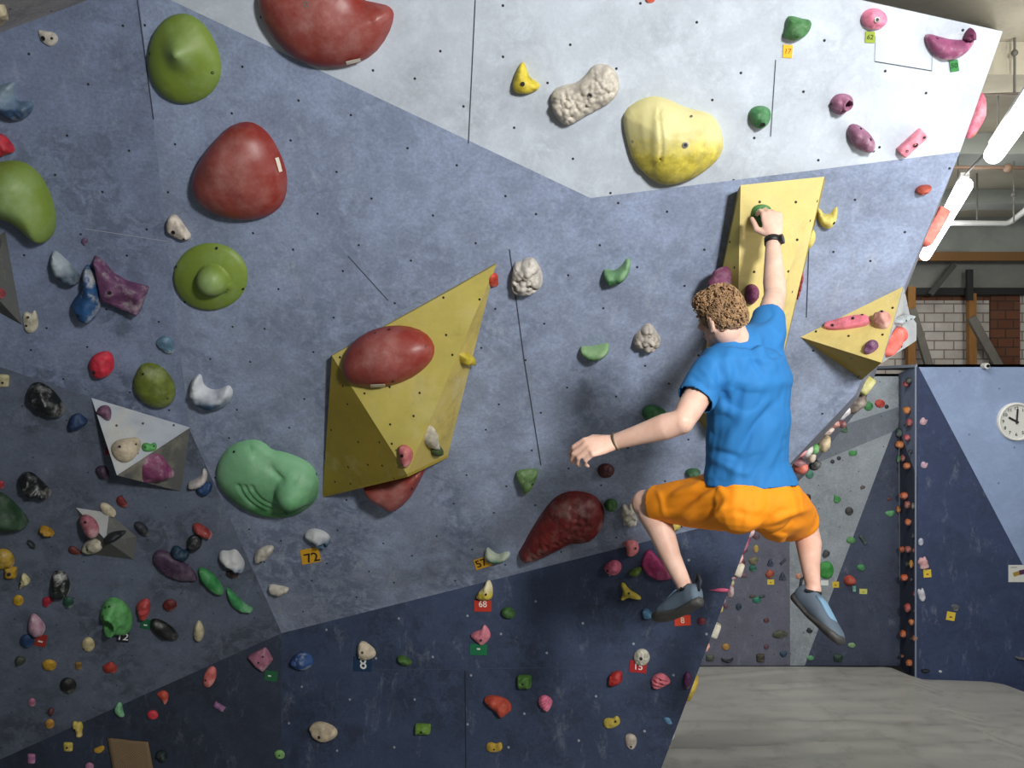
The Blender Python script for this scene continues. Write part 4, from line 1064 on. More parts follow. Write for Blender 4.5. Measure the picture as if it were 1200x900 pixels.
h('purple oval hold on the tall yellow volume beside the climber hair', '', 880, 345, 19, 26, (112, 42, 86), pts=smooth_px([(873, 336), (880, 332), (888, 335), (890, 344), (886, 353), (877, 358), (872, 350)]), face=VB, H=.06, bolts=[(887, 347, .004)], speck=.2, **gv)
h('green grip hold under the climber raised hand', '', 890, 254, 24, 32, (62, 128, 72), pts=smooth_px([(880, 246), (885, 240), (897, 239), (905, 244), (905, 260), (896, 270), (886, 266), (880, 256)]), face=VB, H=.075, chalk=.25, **gv)
h('tiny brown red sliver hold on the hidden edge of the tall yellow volume', '', 936, 332, 8, 34, (156, 62, 80), pts=smooth_px([(939, 314), (942, 316), (940, 330), (936, 345), (932, 352), (934, 338)]), H=.05)
h('long pink bar hold on the yellow triangular volume', '', 992, 379, 54, 14, (232, 128, 146), pts=smooth_px([(966, 380), (982, 376), (1000, 371), (1019, 370), (1020, 381), (1000, 385), (983, 387), (967, 387)], 1), face=VC, H=.03, prof='plate', bolts=[(1001, 376, .006), (977, 384, .006), (1012, 372, .005)], chalk=.05, **gv)
h('salmon cheek shaped hold on the yellow triangular volume', '', 1034, 377, 22, 18, (196, 140, 128), pts=smooth_px([(1024, 372), (1032, 368), (1043, 367), (1045, 374), (1041, 385), (1033, 386), (1024, 384)]), face=VC, H=.07, bolts=[(1037, 373, .006)], chalk=.3, **gv)
h('small purple teardrop hold on the yellow triangular volume', '', 1021, 408, 18, 17, (112, 66, 104), pts=smooth_px([(1012, 415), (1014, 405), (1021, 399), (1029, 400), (1030, 407), (1024, 413), (1016, 416)]), face=VC, H=.045, bolts=[(1025, 406, .006)], steel=True, chalk=.15, **gv)
h('grey slotted bar hold on the grey triangular volume', '', 1057, 374, 17, 11, (164, 174, 178), pts=smooth_px([(1048, 375), (1055, 370), (1064, 368), (1066, 371), (1057, 379), (1048, 380)], 1), face=VD, H=.04, prof='flat', bolts=[(1054, 375, .004), (1060, 373, .004)], **gv)
h('salmon leaf shaped hold on the grey triangular volume', '', 1046, 400, 18, 40, (226, 108, 96), pts=smooth_px([(1055, 381), (1057, 388), (1053, 400), (1045, 413), (1038, 420), (1037, 413), (1042, 398), (1048, 386)]), face=VD, H=.05, chalk=.3, bolts=[(1046, 405, .005)], **gv)
h('dull purple wedge hold high on the silver pyramid', '', 122, 484, 19, 18, (112, 76, 100), pts=smooth_px([(112, 485), (116, 476), (126, 474), (131, 480), (130, 493), (124, 493), (117, 487)], 1), face=VE, H=.05, **gv)
h('large cream egg shaped hold on the silver pyramid', '', 148, 527, 36, 31, (200, 186, 160), pts=smooth_px([(129, 524), (135, 516), (150, 513), (161, 512), (166, 518), (163, 530), (154, 541), (143, 543), (133, 536)]), face=VE, H=.07, bolts=[(140, 524, .007), (159, 521, .005)], chalk=.15, **gv)
h('small bright green two holed hold on the silver pyramid', 'bean', 175, 524, 18, 11, (92, 172, 92), face=VE, H=.03, bolts=[(170, 524, .005), (180, 523, .005)], chalk=.1, **gv)
h('purple faceted wedge hold with a white edge on the silver pyramid', '', 186, 549, 42, 36, (134, 66, 106), pts=smooth_px([(167, 538), (180, 531), (190, 533), (197, 544), (208, 558), (190, 563), (170, 567), (166, 560)], 1), face=VEd, H=.1, chalk=.5, prof='wedge', bolts=[(190, 559, .006)], **gv)
h('pink mottled hold on the small worn grey volume', '', 105, 617, 24, 30, (166, 100, 112), pts=smooth_px([(92, 608), (100, 602), (112, 608), (118, 622), (112, 631), (103, 631), (96, 620)]), face=VF, H=.06, chalk=.4, bolts=[(100, 615, .006)], **gv)
h('black glossy hold on the small worn grey volume', '', 131, 630, 25, 17, (26, 34, 36), pts=smooth_px([(120, 634), (126, 625), (138, 622), (143, 628), (132, 636), (122, 639)]), face=VF2, H=.09, chalk=.15, **gv)
h('white ring hold with a dark pocket under the small worn grey volume', 'egg', 110, 639, 20, 16, (206, 200, 178), ang=15, bolts=[(109, 638, .013)], chalk=.1, H=.06, face=VF3, **gv)
h('pale cream knobbly hold above the small worn grey volume', '', 126, 597, 24, 18, (190, 180, 152), pts=smooth_px([(116, 591), (121, 588), (130, 592), (137, 600), (135, 606), (127, 605), (119, 600)]), chalk=.1, bump=.2)
h('tiny red hold on the edge volume at the photo border', 'round', 1, 344, 9, 13, (150, 62, 66), face=VG, **gv)
# ------------------------------------------------------------------ shaded side facet
h('large black oval hold at the top of the shaded facet', '', 55, 467, 50, 38, (20, 26, 28), pts=smooth_px([(31, 462), (36, 449), (48, 447), (62, 456), (73, 470), (79, 483), (70, 487), (56, 486), (40, 478)]), H=.11, chalk=.35, rough=.4)
h('dark blue blob hold beside the large black oval', 'blob', 91, 494, 24, 20, (28, 54, 92), H=.06)
h('second black oval hold lower on the shaded facet', '', 41, 567, 46, 30, (22, 26, 28), pts=smooth_px([(20, 562), (26, 554), (37, 552), (48, 562), (63, 577), (58, 581), (44, 581), (30, 577)]), H=.1, chalk=.45, rough=.4)
h('dark purple sliver hold left of the silver pyramid tip', 'leaf', 121, 553, 19, 14, (58, 42, 66), ang=25, H=.04)
h('tiny crimson hold at the edge of the silver pyramid', 'egg', 125.5, 528, 5, 9, (150, 36, 62), H=.03)
h('dark red lumpy hold right of the pale cream knobbly hold', '', 144, 588, 16, 15, (110, 26, 30), pts=smooth_px([(136, 583), (142, 580), (147, 586), (152, 594), (144, 595), (137, 590)]))
h('tiny red hold at the photo border under the black ovals', 'round', 1, 568, 9, 10, (160, 50, 60))
h('ochre yellow knob hold beneath the second black oval', '', 55, 621, 20, 14, (170, 128, 34), pts=smooth_px([(46, 617), (52, 615), (62, 620), (65, 627), (57, 626), (48, 623)]), H=.06)
h('thin cream sliver hold under the dark green dome', 'leaf', 12, 619, 16, 4, (180, 176, 140), H=.02)
h('dark slate sliver hold right of the small worn grey volume', 'leaf', 167, 619, 23, 11, (36, 40, 50), ang=35, H=.04)
h('thin dark grey chip on the shaded facet beneath the ochre knob', 'leaf', 38, 637, 14, 4, (40, 48, 50), ang=38, H=.03)
h('dark red brown wedge hold left of the white ring hold', '', 88, 645, 18, 12, (98, 40, 36), pts=smooth_px([(80, 641), (85, 639), (92, 643), (98, 649), (88, 650), (80, 647)]))
h('yellow chalky upper hold of the cluster at the photo border', '', 10, 655, 24, 26, (178, 146, 50), pts=smooth_px([(-8, 645), (6, 642), (15, 648), (18, 660), (12, 665), (-8, 664)]), H=.07, chalk=.6)
h('yellow lower hold with a dark bolt of the cluster at the photo border', 'sq', 13, 670, 15, 13, (176, 140, 40), H=.05, bolts=[(13, 668, .009)])
h('cream triangular hold with a bolt beside the yellow cluster', '', 29, 679, 15, 20, (204, 196, 150), pts=smooth_px([(26, 671), (31, 673), (37, 680), (31, 685), (23, 689), (24, 680)], 1), bolts=[(26, 680, .005)], H=.05, chalk=.1)
h('black and grey chalked lump hold on the shaded facet', '', 72, 685, 26, 32, (28, 34, 34), pts=smooth_px([(62, 670), (68, 668), (77, 670), (82, 681), (83, 694), (74, 699), (64, 698), (60, 685)]), H=.1, chalk=.9, res=14)
h('small dark green hold beneath the black and grey lump', 'quad', 80, 706, 13, 14, (28, 74, 56), chalk=.4)
h('small bright yellow knob left of the crimson knob', 'round', 21.5, 703.5, 13, 13, (188, 152, 36), chalk=.15)
h('small crimson knob right of the bright yellow knob', 'blob', 56, 705, 13, 12, (168, 36, 58))
def jugfn(s0, t, r, z, V, size):
    d = np.sqrt(((s0[:, 0] + .36) / .36) ** 2 + ((s0[:, 1] + .08) / .46) ** 2)
    return z + .05 * np.exp(-((d - 1.1) / .22) ** 2) * np.clip(t * 5, 0, 1) - .1 * np.exp(-(d / .85) ** 4)
h('mint green jug hold with a wide open pocket', '', 136, 721, 39, 43, (92, 164, 92), pts=smooth_px([(119, 712), (125, 702), (134, 699), (146, 705), (154, 716), (156, 730), (152, 741), (140, 741), (127, 741), (120, 730), (117, 720)]), H=.09, fn=jugfn, res=24, n=60, chalk=.05, bolts=[(130, 704, .005), (148, 714, .005), (125, 707, .005)])
route_tag('dark tag numbered 12 under the mint green jug', 144, 746, 14, 12, 5, (26, 34, 48), '12', (220, 220, 214), ts=.9)
h('red flame shaped hold right of the mint green jug', '', 168, 712, 20, 25, (184, 66, 66), pts=smooth_px([(159, 709), (165, 703), (174, 700), (177, 710), (174, 722), (168, 725), (162, 720)]), bolts=[(163, 711, .006)], H=.07, chalk=.15)
route_tag('small green tag with a pale mark beneath the red flame hold', 171, 731, 12, 11, 10, (20, 96, 66), '-', (220, 230, 220), ts=.7)
h('long black olive shaped hold beneath the red flame hold', '', 193, 737, 38, 25, (20, 24, 24), pts=smooth_px([(175, 728), (180, 724), (192, 727), (205, 737), (211, 747), (204, 749), (190, 746), (179, 739)]), H=.06, rough=.45, chalk=.15)
h('dark red crumpled hold above the long black olive hold', 'quad', 199, 709, 17, 14, (96, 30, 30), ang=-20)
h('cream upright teardrop hold near the lower crease', '', 233, 738, 15, 25, (196, 186, 152), pts=smooth_px([(231, 727), (235, 727), (240, 738), (238, 748), (232, 751), (226, 745), (227, 735)]), bolts=[(229, 742, .005)], H=.05)
h('large dark purple lens shaped hold', '', 204, 661, 56, 38, (66, 44, 72), pts=smooth_px([(177, 653), (184, 643), (198, 646), (216, 658), (228, 669), (233, 680), (222, 680), (203, 678), (187, 668)]), H=.05, prof='flat', chalk=.1, bolts=[(195, 662, .004)])
h('upper bright green banana hold of a touching pair', '', 247, 680, 33, 32, (52, 136, 74), pts=smooth_px([(231, 666), (237, 664), (249, 671), (260, 684), (264, 694), (257, 696), (246, 690), (236, 680)]), H=.06, chalk=.15)
h('lower bright green banana hold of a touching pair', '', 281, 703, 36, 28, (60, 144, 84), pts=smooth_px([(264, 688), (269, 689), (277, 698), (288, 708), (299, 713), (291, 717), (279, 715), (269, 706)]), H=.05, chalk=.25)
h('white chalked hold with a blue side beside the lower crease', '', 271, 655, 34, 27, (40, 88, 138), pts=smooth_px([(255, 653), (259, 644), (268, 646), (276, 642), (283, 651), (288, 660), (285, 669), (276, 668), (266, 662)]), H=.1, c2=(188, 190, 190), chalk=.7, split=-.15)
h('dark teal hold right of the dark purple lens', 'bean', 211, 648, 22, 15, (22, 52, 72), ang=20, H=.06)
h('black grey chalked ball hold', 'round', 228, 635, 18, 17, (36, 40, 42), chalk=.6, H=.07)
h('red and white mottled hold above the chalked ball', '', 237, 621, 25, 18, (140, 50, 46), pts=smooth_px([(225, 614), (232, 612), (242, 618), (250, 625), (246, 631), (236, 628), (228, 622)]), chalk=.9, H=.06)
h('small dark brown hold under the white and blue chalked hold', 'egg', 272, 673, 15, 9, (52, 36, 40), ang=15)
h('white curved finger hold right of the silver pyramid', '', 232, 560, 26, 24, (196, 190, 186), pts=smooth_px([(220, 565), (228, 562), (236, 556), (238, 548), (242, 550), (244, 559), (239, 567), (229, 571), (221, 570)]), H=.07, chalk=.1)
h('dark blue hold tucked under the white curved finger', 'half', 240, 573, 20, 14, (30, 64, 108), ang=-20, H=.05)
h('pale pink and white ridged hold on the shaded facet', '', 43, 731, 23, 28, (186, 146, 164), pts=smooth_px([(37, 719), (42, 719), (49, 726), (54, 734), (52, 742), (44, 745), (34, 740), (33, 728)]), H=.07, chalk=.7)
h('round blue ball hold beneath the pale pink ridged hold', 'round', 31.5, 751, 17, 16, (26, 58, 100), chalk=.1)
route_tag('red tag with a white mark beneath the pale pink ridged hold', 48, 750, 13, 14, 12, (150, 40, 34), '-', (226, 210, 196), ts=.7)
h('cream egg hold standing alone on the shaded facet', 'egg', 103.5, 755, 15, 17, (196, 184, 140), bolts=[(99, 759, .004)], chalk=.1)
h('yellow faceted hold below the red tag', 'quad', 58, 779, 17, 13, (186, 146, 40), chalk=.2)
h('tiny ochre hold right of the yellow faceted hold', 'sq', 92, 780, 8, 9, (132, 104, 48))
h('orange red lump hold low on the shaded facet', 'blob', 129, 782, 17, 13, (168, 54, 42))
h('faint olive lump hold under the blue ball', 'blob', 24, 774, 13, 11, (66, 72, 62), H=.03)
h('black disc hold with ridges low on the shaded facet', 'egg', 80, 803, 20, 18, (24, 28, 28), ang=20, bump=.3)
h('tiny pink hold low at the photo border', 'round', 37.5, 823, 9, 10, (176, 112, 140), chalk=.5)
h('faint dark red smudge of a hold above the amber egg hold', 'blob', 60, 833, 8, 8, (96, 56, 60), H=.03)
h('small amber egg hold above the navy base panel', 'egg', 58.5, 848, 11, 11, (190, 140, 66), ang=30)
# ------------------------------------------------------------------ dark base panel
h('mint green half leaf hold across the border of the navy base', '', 140, 831, 13, 20, (116, 176, 130), pts=smooth_px([(140, 821), (143, 823), (144, 832), (147, 840), (140, 840), (134, 833), (136, 826)]), H=.04, chalk=.1)
h('tall yellow puzzle shaped hold on the border of the navy base', '', 92, 853, 13, 21, (206, 186, 92), pts=smooth_px([(86, 845), (89, 843), (92, 846), (95, 844), (98, 852), (96, 856), (97, 864), (89, 864), (90, 857), (85, 852)], 1), face=F4, H=.04, bolts=[(90, 853, .005)])
h('small yellow cube hold beneath the puzzle shaped one', 'sq', 80, 875, 11, 11, (204, 184, 88), bolts=[(80, 875, .005)])
h('yellow orange chip hold left of the woven mat', '', 116, 878, 15, 10, (204, 156, 52), pts=smooth_px([(109, 878), (115, 875), (122, 873), (123, 878), (117, 883), (111, 882)]))
h('small pink tooth hold left on the navy base', 'sq', 37, 889, 9, 12, (176, 116, 158))
h('small pink hold at the bottom border left of the woven mat', 'round', 105, 898, 10, 9, (190, 130, 160))
h('orange red angular hold at the upper border of the navy base', '', 192, 817, 15, 18, (190, 74, 58), pts=smooth_px([(184, 812), (191, 808), (198, 812), (197, 821), (193, 827), (190, 820), (184, 815)], 1))
h('small bright red oval hold on the navy base', 'egg', 179, 837.5, 13, 11, (214, 60, 74), ang=10, chalk=.05)
h('salmon tilted oval hold at the upper border of the navy base', 'egg', 246, 793, 14, 26, (206, 108, 104), ang=18, chalk=.3, bolts=[(242, 796, .005)])
h('small purple bar hold beneath the salmon oval', 'bar', 257, 828, 14, 7, (150, 104, 148), ang=30, H=.025)
h('dull pink square hold above the small green tag', '', 306, 772, 30, 28, (164, 104, 126), pts=[(290, 769), (300, 763), (311, 758), (314, 761), (320, 772), (319, 775), (310, 786), (308, 787), (300, 781)], prof='flat', H=.06, chalk=.4, bolts=[(305, 774, .005), (310, 767, .005)])
route_tag('green tag with a pale mark under the dull pink square', 318, 792, 15, 12, 8, (22, 92, 54), '-', (200, 224, 200), ts=.7, dx=-2, dy=-1)
h('tiny lime green hold low on the navy base', 'quad', 328, 884, 13, 11, (130, 178, 104), bolts=[(328, 884, .004)])
h('dark green shadowy hold right of the woven mat', 'blob', 190, 886, 13, 14, (28, 48, 44), H=.05)
# ------------------------------------------------------------------ navy lower panel
h('blue and white swirled ball hold beside the crease on the navy panel', 'round', 355, 774.5, 24, 21, (52, 90, 150), chalk=.9, H=.08)
h('large cream oval hold low on the navy panel', '', 379, 857, 34, 25, (206, 190, 162), pts=smooth_px([(363, 853), (367, 846), (378, 845), (391, 850), (397, 858), (392, 866), (380, 870), (370, 865)]), H=.06, prof='flat', bolts=[(378, 861)], chalk=.15)
route_tag('navy blue tag numbered 8 below the cream triangular hold', 425, 778, 21, 17, 2, (20, 54, 88), '8', (232, 232, 226), ts=1.05, dx=1, dy=0)
h('cream triangular hold above the number 8 tag', '', 429, 764, 22, 25, (212, 198, 172), pts=smooth_px([(420, 754), (425, 750), (432, 754), (440, 761), (441, 768), (436, 772), (427, 774), (420, 770)]), H=.06, bolts=[(429, 762, .008), (424, 769, .004), (424, 757, .004)], steel=True, chalk=.05)
h('small dark green leaf hold right of the number 8 tag', '', 474, 773, 19, 13, (70, 108, 48), pts=smooth_px([(465, 770), (469, 767), (477, 769), (484, 776), (480, 780), (471, 779)]), H=.05)
route_tag('red tag numbered 68 under the yellow pear hold', 566, 710, 20, 13, 1, (190, 54, 36), '68', (240, 224, 214), ts=.8, dx=0, dy=-2)
h('yellow and cream pear shaped hold above the red 68 tag', '', 568, 692, 21, 26, (206, 184, 66), pts=smooth_px([(571, 679), (575, 680), (578, 690), (577, 702), (568, 704), (558, 701), (561, 693), (568, 687)]), c2=(216, 206, 170), H=.07, bolts=[(573, 694, .006)], chalk=.1)
h('small green oval hold beside the red 68 tag', 'egg', 596, 718, 17, 13, (64, 106, 50), ang=25, H=.05)
route_tag('green tag with a pale mark under the pink star hold', 561, 761, 20, 13, 2, (22, 116, 74), '-', (220, 232, 222), ts=.75, dx=0, dy=-2)
h('pink pointed star hold above a green tag', '', 563, 745, 26, 25, (220, 130, 146), pts=smooth_px([(550, 744), (558, 739), (564, 738), (567, 731), (571, 734), (576, 744), (572, 751), (565, 757), (560, 753)], 1), bolts=[(566, 748, .007)], H=.05, chalk=.3)
h('green hold cut like a small box on the navy panel', 'sq', 615, 798.5, 16, 16, (84, 130, 56), H=.06, prof='flat', bolts=[(615, 799, .005)])
h('orange red tongue shaped hold low on the navy panel', '', 584, 826, 35, 26, (190, 76, 54), pts=smooth_px([(566, 818), (574, 814), (588, 816), (598, 822), (600, 832), (594, 837), (588, 842), (584, 835), (574, 828)]), H=.07, chalk=.1)
h('pink striped rhombus hold low on the navy panel', '', 638, 823, 20, 22, (226, 120, 150), pts=smooth_px([(630, 819), (637, 813), (648, 819), (646, 829), (641, 835), (633, 828)], 1), H=.05, bolts=[(640, 823, .005)], fn=lambda s0, t, r, z, V, size: z + .008 * np.sin((s0[:, 0] * .6 - s0[:, 1]) * 14) * np.clip(t * 3, 0, 1), res=18)
h('small lime green box hold at the lower middle of the navy panel', 'sq', 496, 854, 18, 13, (112, 152, 62), H=.05, bolts=[(497, 855, .005)])
h('small yellow bean hold at the bottom of the navy panel', 'bean', 579.5, 875.5, 19, 12, (196, 164, 60), bolts=[(580, 877, .004)])
h('red box shaped hold left of the white round hold', '', 722, 794.5, 18, 18, (176, 44, 40), pts=smooth_px([(713, 799), (715, 788), (727, 785), (730, 790), (729, 800), (720, 803), (714, 803)], 1), H=.06, prof='flat')
route_tag('red tag numbered 15 under the white round hold', 748, 781, 20, 14, 6, (176, 36, 40), '15', (240, 226, 222), ts=.8)
h('white textured round hold above the red 15 tag', 'round', 752, 770, 19, 20, (196, 194, 178), fn=cauli(0, .8, 4, .22), res=20, n=50, bolts=[(752, 770, .008)], chalk=0)
h('pink striped shell hold right of the red 15 tag', '', 774, 798.5, 26, 21, (224, 118, 134), pts=smooth_px([(762, 798), (767, 790), (776, 788), (783, 793), (787, 799), (780, 804), (767, 809)], 1), H=.05, bolts=[(775, 795, .005)], fn=lambda s0, t, r, z, V, size: z + .008 * np.sin((s0[:, 0] * .3 + s0[:, 1]) * 15) * np.clip(t * 3, 0, 1), res=18)
h('purple tooth hold at the free edge of the navy panel', '', 806, 797, 11, 22, (96, 44, 92), pts=smooth_px([(801, 790), (806, 786), (811, 791), (810, 802), (806, 809), (801, 803)]), H=.05, speck=.15)
h('small yellow bowl hold near the bottom of the navy panel', 'bean', 717, 846.5, 20, 13, (196, 174, 74), ang=-12, bolts=[(722, 844, .005)])
h('cream grey hooded hold near the bottom of the navy panel', '', 739, 869, 16, 20, (184, 172, 158), pts=smooth_px([(732, 862), (737, 859), (744, 861), (747, 868), (744, 877), (739, 879), (733, 873)]), bolts=[(740, 874, .005)], chalk=.4)
h('tiny light blue sliver hold near the free edge of the navy panel', 'leaf', 783, 844.5, 12, 7, (96, 146, 184), ang=30)
h('maroon round knob hold near the free edge of the navy panel', 'round', 822, 728, 10, 9, (122, 44, 60), chalk=.15)
route_tag('orange red tag numbered 8 under the climber shoe', 800, 727, 19, 12, -3, (222, 70, 44), '8', (244, 220, 190), ts=.8)
h('blue box hold below the climber raised foot', '', 758, 719, 14, 12, (70, 116, 148), pts=smooth_px([(752, 713), (760, 713), (766, 720), (764, 725), (754, 725)], 1), H=.05, prof='flat')
h('pink thick hook hold on the navy panel beside the climber shin', '', 739, 642, 21, 21, (224, 128, 132), pts=smooth_px([(729, 637), (735, 632), (745, 632), (749, 639), (748, 648), (740, 653), (734, 650), (735, 641)], 1), H=.07, bolts=[(746, 641, .006)], chalk=.1)
h('pink knob hold with a round end below the thick hook', '', 718, 665, 23, 21, (218, 110, 138), pts=smooth_px([(707, 664), (713, 658), (721, 655), (729, 660), (728, 669), (721, 675), (711, 672)]), H=.07, bolts=[(714, 667, .006)], chalk=.15)
h('small olive green hold beside the magenta plate', '', 744, 671, 18, 12, (96, 122, 48), pts=smooth_px([(736, 670), (742, 666), (753, 663), (752, 670), (747, 676), (739, 675)]), H=.05)
h('large flat magenta plate hold behind the climber shin', '', 772, 662, 40, 37, (156, 40, 96), pts=smooth_px([(752, 658), (757, 645), (762, 643), (770, 652), (784, 668), (789, 678), (775, 681), (761, 676), (752, 664)], 1), H=.035, prof='plate', chalk=.1)
h('yellow three armed hold beneath the olive green one', 'wye', 739.5, 693, 24, 21, (210, 190, 70), H=.04, bolts=[(738, 694, .006)], chalk=.05)
# woven doormat sample leaning on the base
t = NT('woven_jute'); v = t.coord(); w1 = t.add('ShaderNodeTexChecker'); w1.inputs['Scale'].default_value = 150; w1.inputs['Color1'].default_value = lin((148, 124, 92)); w1.inputs['Color2'].default_value = lin((84, 68, 50)); t.link(v, w1.inputs['Vector'])
n = t.noise(v, 12, 4, .7); t.base(t.mix(n, w1.outputs[0], lin((120, 100, 76)))); t.rough(.95); t.bump(w1.outputs['Fac'], .6, .004)
pm = [F4.hit(x, y) for x, y in ((127, 864), (174, 869), (181, 905), (134, 905))]; o = sum(pm, Vector()) / 4
L = [F4.loc(p, o) for p in pm]; nx = 10; vv = []; ff = []
for j in range(nx + 1):
    for i in range(nx + 1):
        a = L[0].lerp(L[1], i / nx); b = L[3].lerp(L[2], i / nx); q = a.lerp(b, j / nx); vv.append((q.x, q.y, .014 + .004 * mnoise.noise(Vector((q.x * 20, q.y * 20, 0)))))
for j in range(nx):
    for i in range(nx): k = j * (nx + 1) + i; ff.append([k, k + nx + 1, k + nx + 2, k + 1])
me = pydata(vv, ff); up_faces(me)
mt = link_mesh('woven_brush_mat', me, t.m, None, F4.mw(o), True); so = mt.modifiers.new('s', 'SOLIDIFY'); so.thickness = .012
tag(mt, 'brown woven square mat hung on the navy base at the bottom of the photo', 'mat', kind='thing')
# pale scrap at the very top corner
hold('cream angular scrap of a hold on the upper side facet at the photo corner', '', 2, 13, 22, 18, (206, 194, 160), pts=smooth_px([(-14, 10), (4, 3), (8, 12), (2, 18), (-14, 24)], 1), face=F7, H=.05, prof='flat')
# ------------------------------------------------------------------ holds standing off the return edge (seen edge-on)
L_ = lump
L_('pink ribbed shell hold high on the free edge beside the ceiling', 1142, 135, 3.75, 19, 50, (228, 120, 142), ang=18, kind='ribbed', depth=.1)
L_('small orange faceted hold beneath the pink ribbed shell on the free edge', 1139, 153, 3.85, 11, 19, (206, 112, 78), ang=18, depth=.07)
L_('long salmon bar hold standing along the free edge in front of the strip light', 1093, 266, 4.1, 17, 58, (232, 124, 110), ang=30, kind='slab', depth=.1, chalk=.1)
L_('pale yellow green wedge hold under the yellow corner volume on the free edge', 1014, 452, 4.45, 14, 26, (176, 172, 92), ang=35, kind='slab', depth=.08)
L_('brown grey knobbly hold below the pale yellow green wedge', 1004, 473, 4.5, 16, 26, (112, 98, 88), ang=40, depth=.09)
L_('white oval hold on the return edge behind the climber back', 987, 482, 4.5, 15, 22, (204, 204, 208), ang=35, depth=.08)
L_('salmon rounded hold under the white oval on the return edge', 974, 496, 4.5, 20, 11, (196, 128, 116), ang=12, depth=.1)
L_('maroon chip hold between the salmon and the brown grey holds', 986, 497, 4.6, 11, 9, (120, 52, 60), ang=20, depth=.06)
L_('cream and pink slab hold under the salmon one on the return edge', 970, 505, 4.5, 16, 8, (208, 184, 172), ang=-28, depth=.08)
L_('cream egg hold on the return edge above the black wedge', 966, 520, 4.6, 13, 20, (208, 186, 146), ang=25, depth=.08)
L_('leaf green bushy hold on the return edge', 953, 526, 4.55, 13, 15, (66, 150, 60), ang=20, depth=.08)
L_('white knobbly hold beside the leaf green bushy one', 945, 529, 4.5, 12, 20, (204, 200, 194), ang=30, depth=.08)
L_('pink long petal hold on the return edge beside the climber waist', 936, 529, 4.45, 14, 20, (228, 136, 148), ang=38, depth=.09)
L_('maroon crossed hold under the pink petal', 934, 543, 4.5, 18, 11, (128, 52, 66), ang=10, depth=.09)
L_('salmon round ball hold above the orange shorts', 939, 549, 4.5, 16, 14, (222, 120, 104), depth=.09, chalk=.05)
L_('black wedge hold under the cream egg on the return edge', 955, 545, 4.7, 14, 11, (30, 34, 36), ang=-30, depth=.08)
L_('cream bone like hold right of the salmon ball', 951, 536, 4.55, 9, 14, (196, 180, 164), ang=20, depth=.06)
L_('dark maroon knob hold at the waistband of the climber', 924, 545, 4.45, 7, 10, (92, 36, 52), ang=20, depth=.06)
L_('white pointed hold between the climber thighs', 885, 614, 4.6, 9, 13, (204, 196, 188), ang=20, depth=.07)
L_('pale pink chip hold below the white pointed one between the thighs', 879, 624, 4.62, 9, 13, (210, 170, 176), ang=30, depth=.06)
L_('long thin magenta strip hold on the lower free edge', 873, 639, 4.65, 7, 28, (150, 62, 96), ang=27, depth=.05)
L_('light pink thin hold beneath the magenta strip', 867, 655, 4.68, 6, 14, (222, 160, 158), ang=22, depth=.05)
L_('white slab hold on the lower free edge left of the dangling foot', 865, 667, 4.7, 11, 19, (218, 208, 186), ang=18, kind='slab', depth=.07, chalk=.1)
L_('small salmon chip beneath the white slab on the lower free edge', 859, 676, 4.72, 8, 6, (196, 120, 110), ang=-20, depth=.05)
L_('pale olive hold above the pink cone', 857, 683, 4.72, 6, 10, (168, 162, 106), ang=15, depth=.05)
L_('pink cone hold pointing away from the free edge toward the climber foot', 842, 691, 4.55, 24, 9, (226, 98, 136), ang=-4, kind='spike', depth=.1, chalk=.05)
L_('grey and pink round cap hold at the base of the pink cone', 855, 692, 4.7, 9, 17, (168, 120, 128), depth=.08, chalk=.6)
L_('small pink chip hold beneath the round cap', 847, 703, 4.72, 6, 8, (220, 134, 146), depth=.05)
L_('yellow oval hold under the small pink chip on the free edge', 844, 713, 4.75, 6, 10, (206, 186, 88), ang=18, depth=.05)
L_('large white textured hold low on the free edge', 837, 738, 4.8, 12, 21, (216, 210, 190), ang=20, kind='slab', depth=.08, speck=0) if False else L_('large white textured hold low on the free edge', 837, 738, 4.8, 12, 21, (216, 210, 190), ang=20, kind='slab', depth=.08)
L_('salmon oval hold beneath the large white textured one', 827, 758, 4.85, 8, 12, (224, 160, 142), ang=18, depth=.05)
L_('tiny light pink hold beneath the salmon oval', 821, 770, 4.88, 5, 10, (226, 176, 180), ang=15, depth=.05)
L_('yellow curved hold behind the purple tooth at the free edge', 809, 806, 4.9, 13, 33, (212, 180, 62), ang=24, depth=.08, chalk=.1)
L_('tiny red chip under the yellow curved hold', 801, 823, 4.9, 5, 6, (200, 70, 60), depth=.04)
L_('small white spotted hold near the mat on the free edge', 787, 862, 4.95, 6, 14, (210, 214, 212), ang=20, depth=.05)
L_('brown scrap hold beneath the white spotted one', 783, 874, 4.98, 6, 8, (140, 110, 70), ang=20, depth=.05)

# ------------------------------------------------------------------ far grey wall
def b(label, shape, cx, cy, w, h_, col, ang=0, face=None, **k):
    k.setdefault('chalk', .15); k.setdefault('res', 6)
    return hold(label, shape, cx, cy, w, h_, col, ang, face=face or FB, **k)
b('green round hold at the top of the far grey wall', 'round', 1017.5, 476, 11, 11, (52, 124, 66))
b('red angular hold at the top of the far grey wall', 'quad', 1031, 473, 12, 10, (170, 54, 42))
b('tiny black hold right of the red angular one on the far wall', 'round', 1039, 476.5, 5, 5, (28, 34, 40))
b('dull green hold on the grey stripe of the far wall', 'blob', 988, 502, 11, 10, (66, 102, 76))
b('bright green bean hold beneath the grey stripe of the far wall', 'bean', 999.5, 531, 10, 7, (66, 140, 76))
b('tiny dark knob, the upper of a pair on the far grey wall', 'round', 983, 537, 5, 5, (48, 52, 58))
b('tiny dark knob, the lower of a pair on the far grey wall', 'round', 975.5, 541, 5, 5, (44, 48, 54))
b('teal round hold near the climber waist on the far wall', 'round', 948.5, 556, 10, 10, (70, 122, 104))
b('small brown hold alone on the pale far wall', 'blob', 1011, 571, 6, 5, (92, 76, 72))
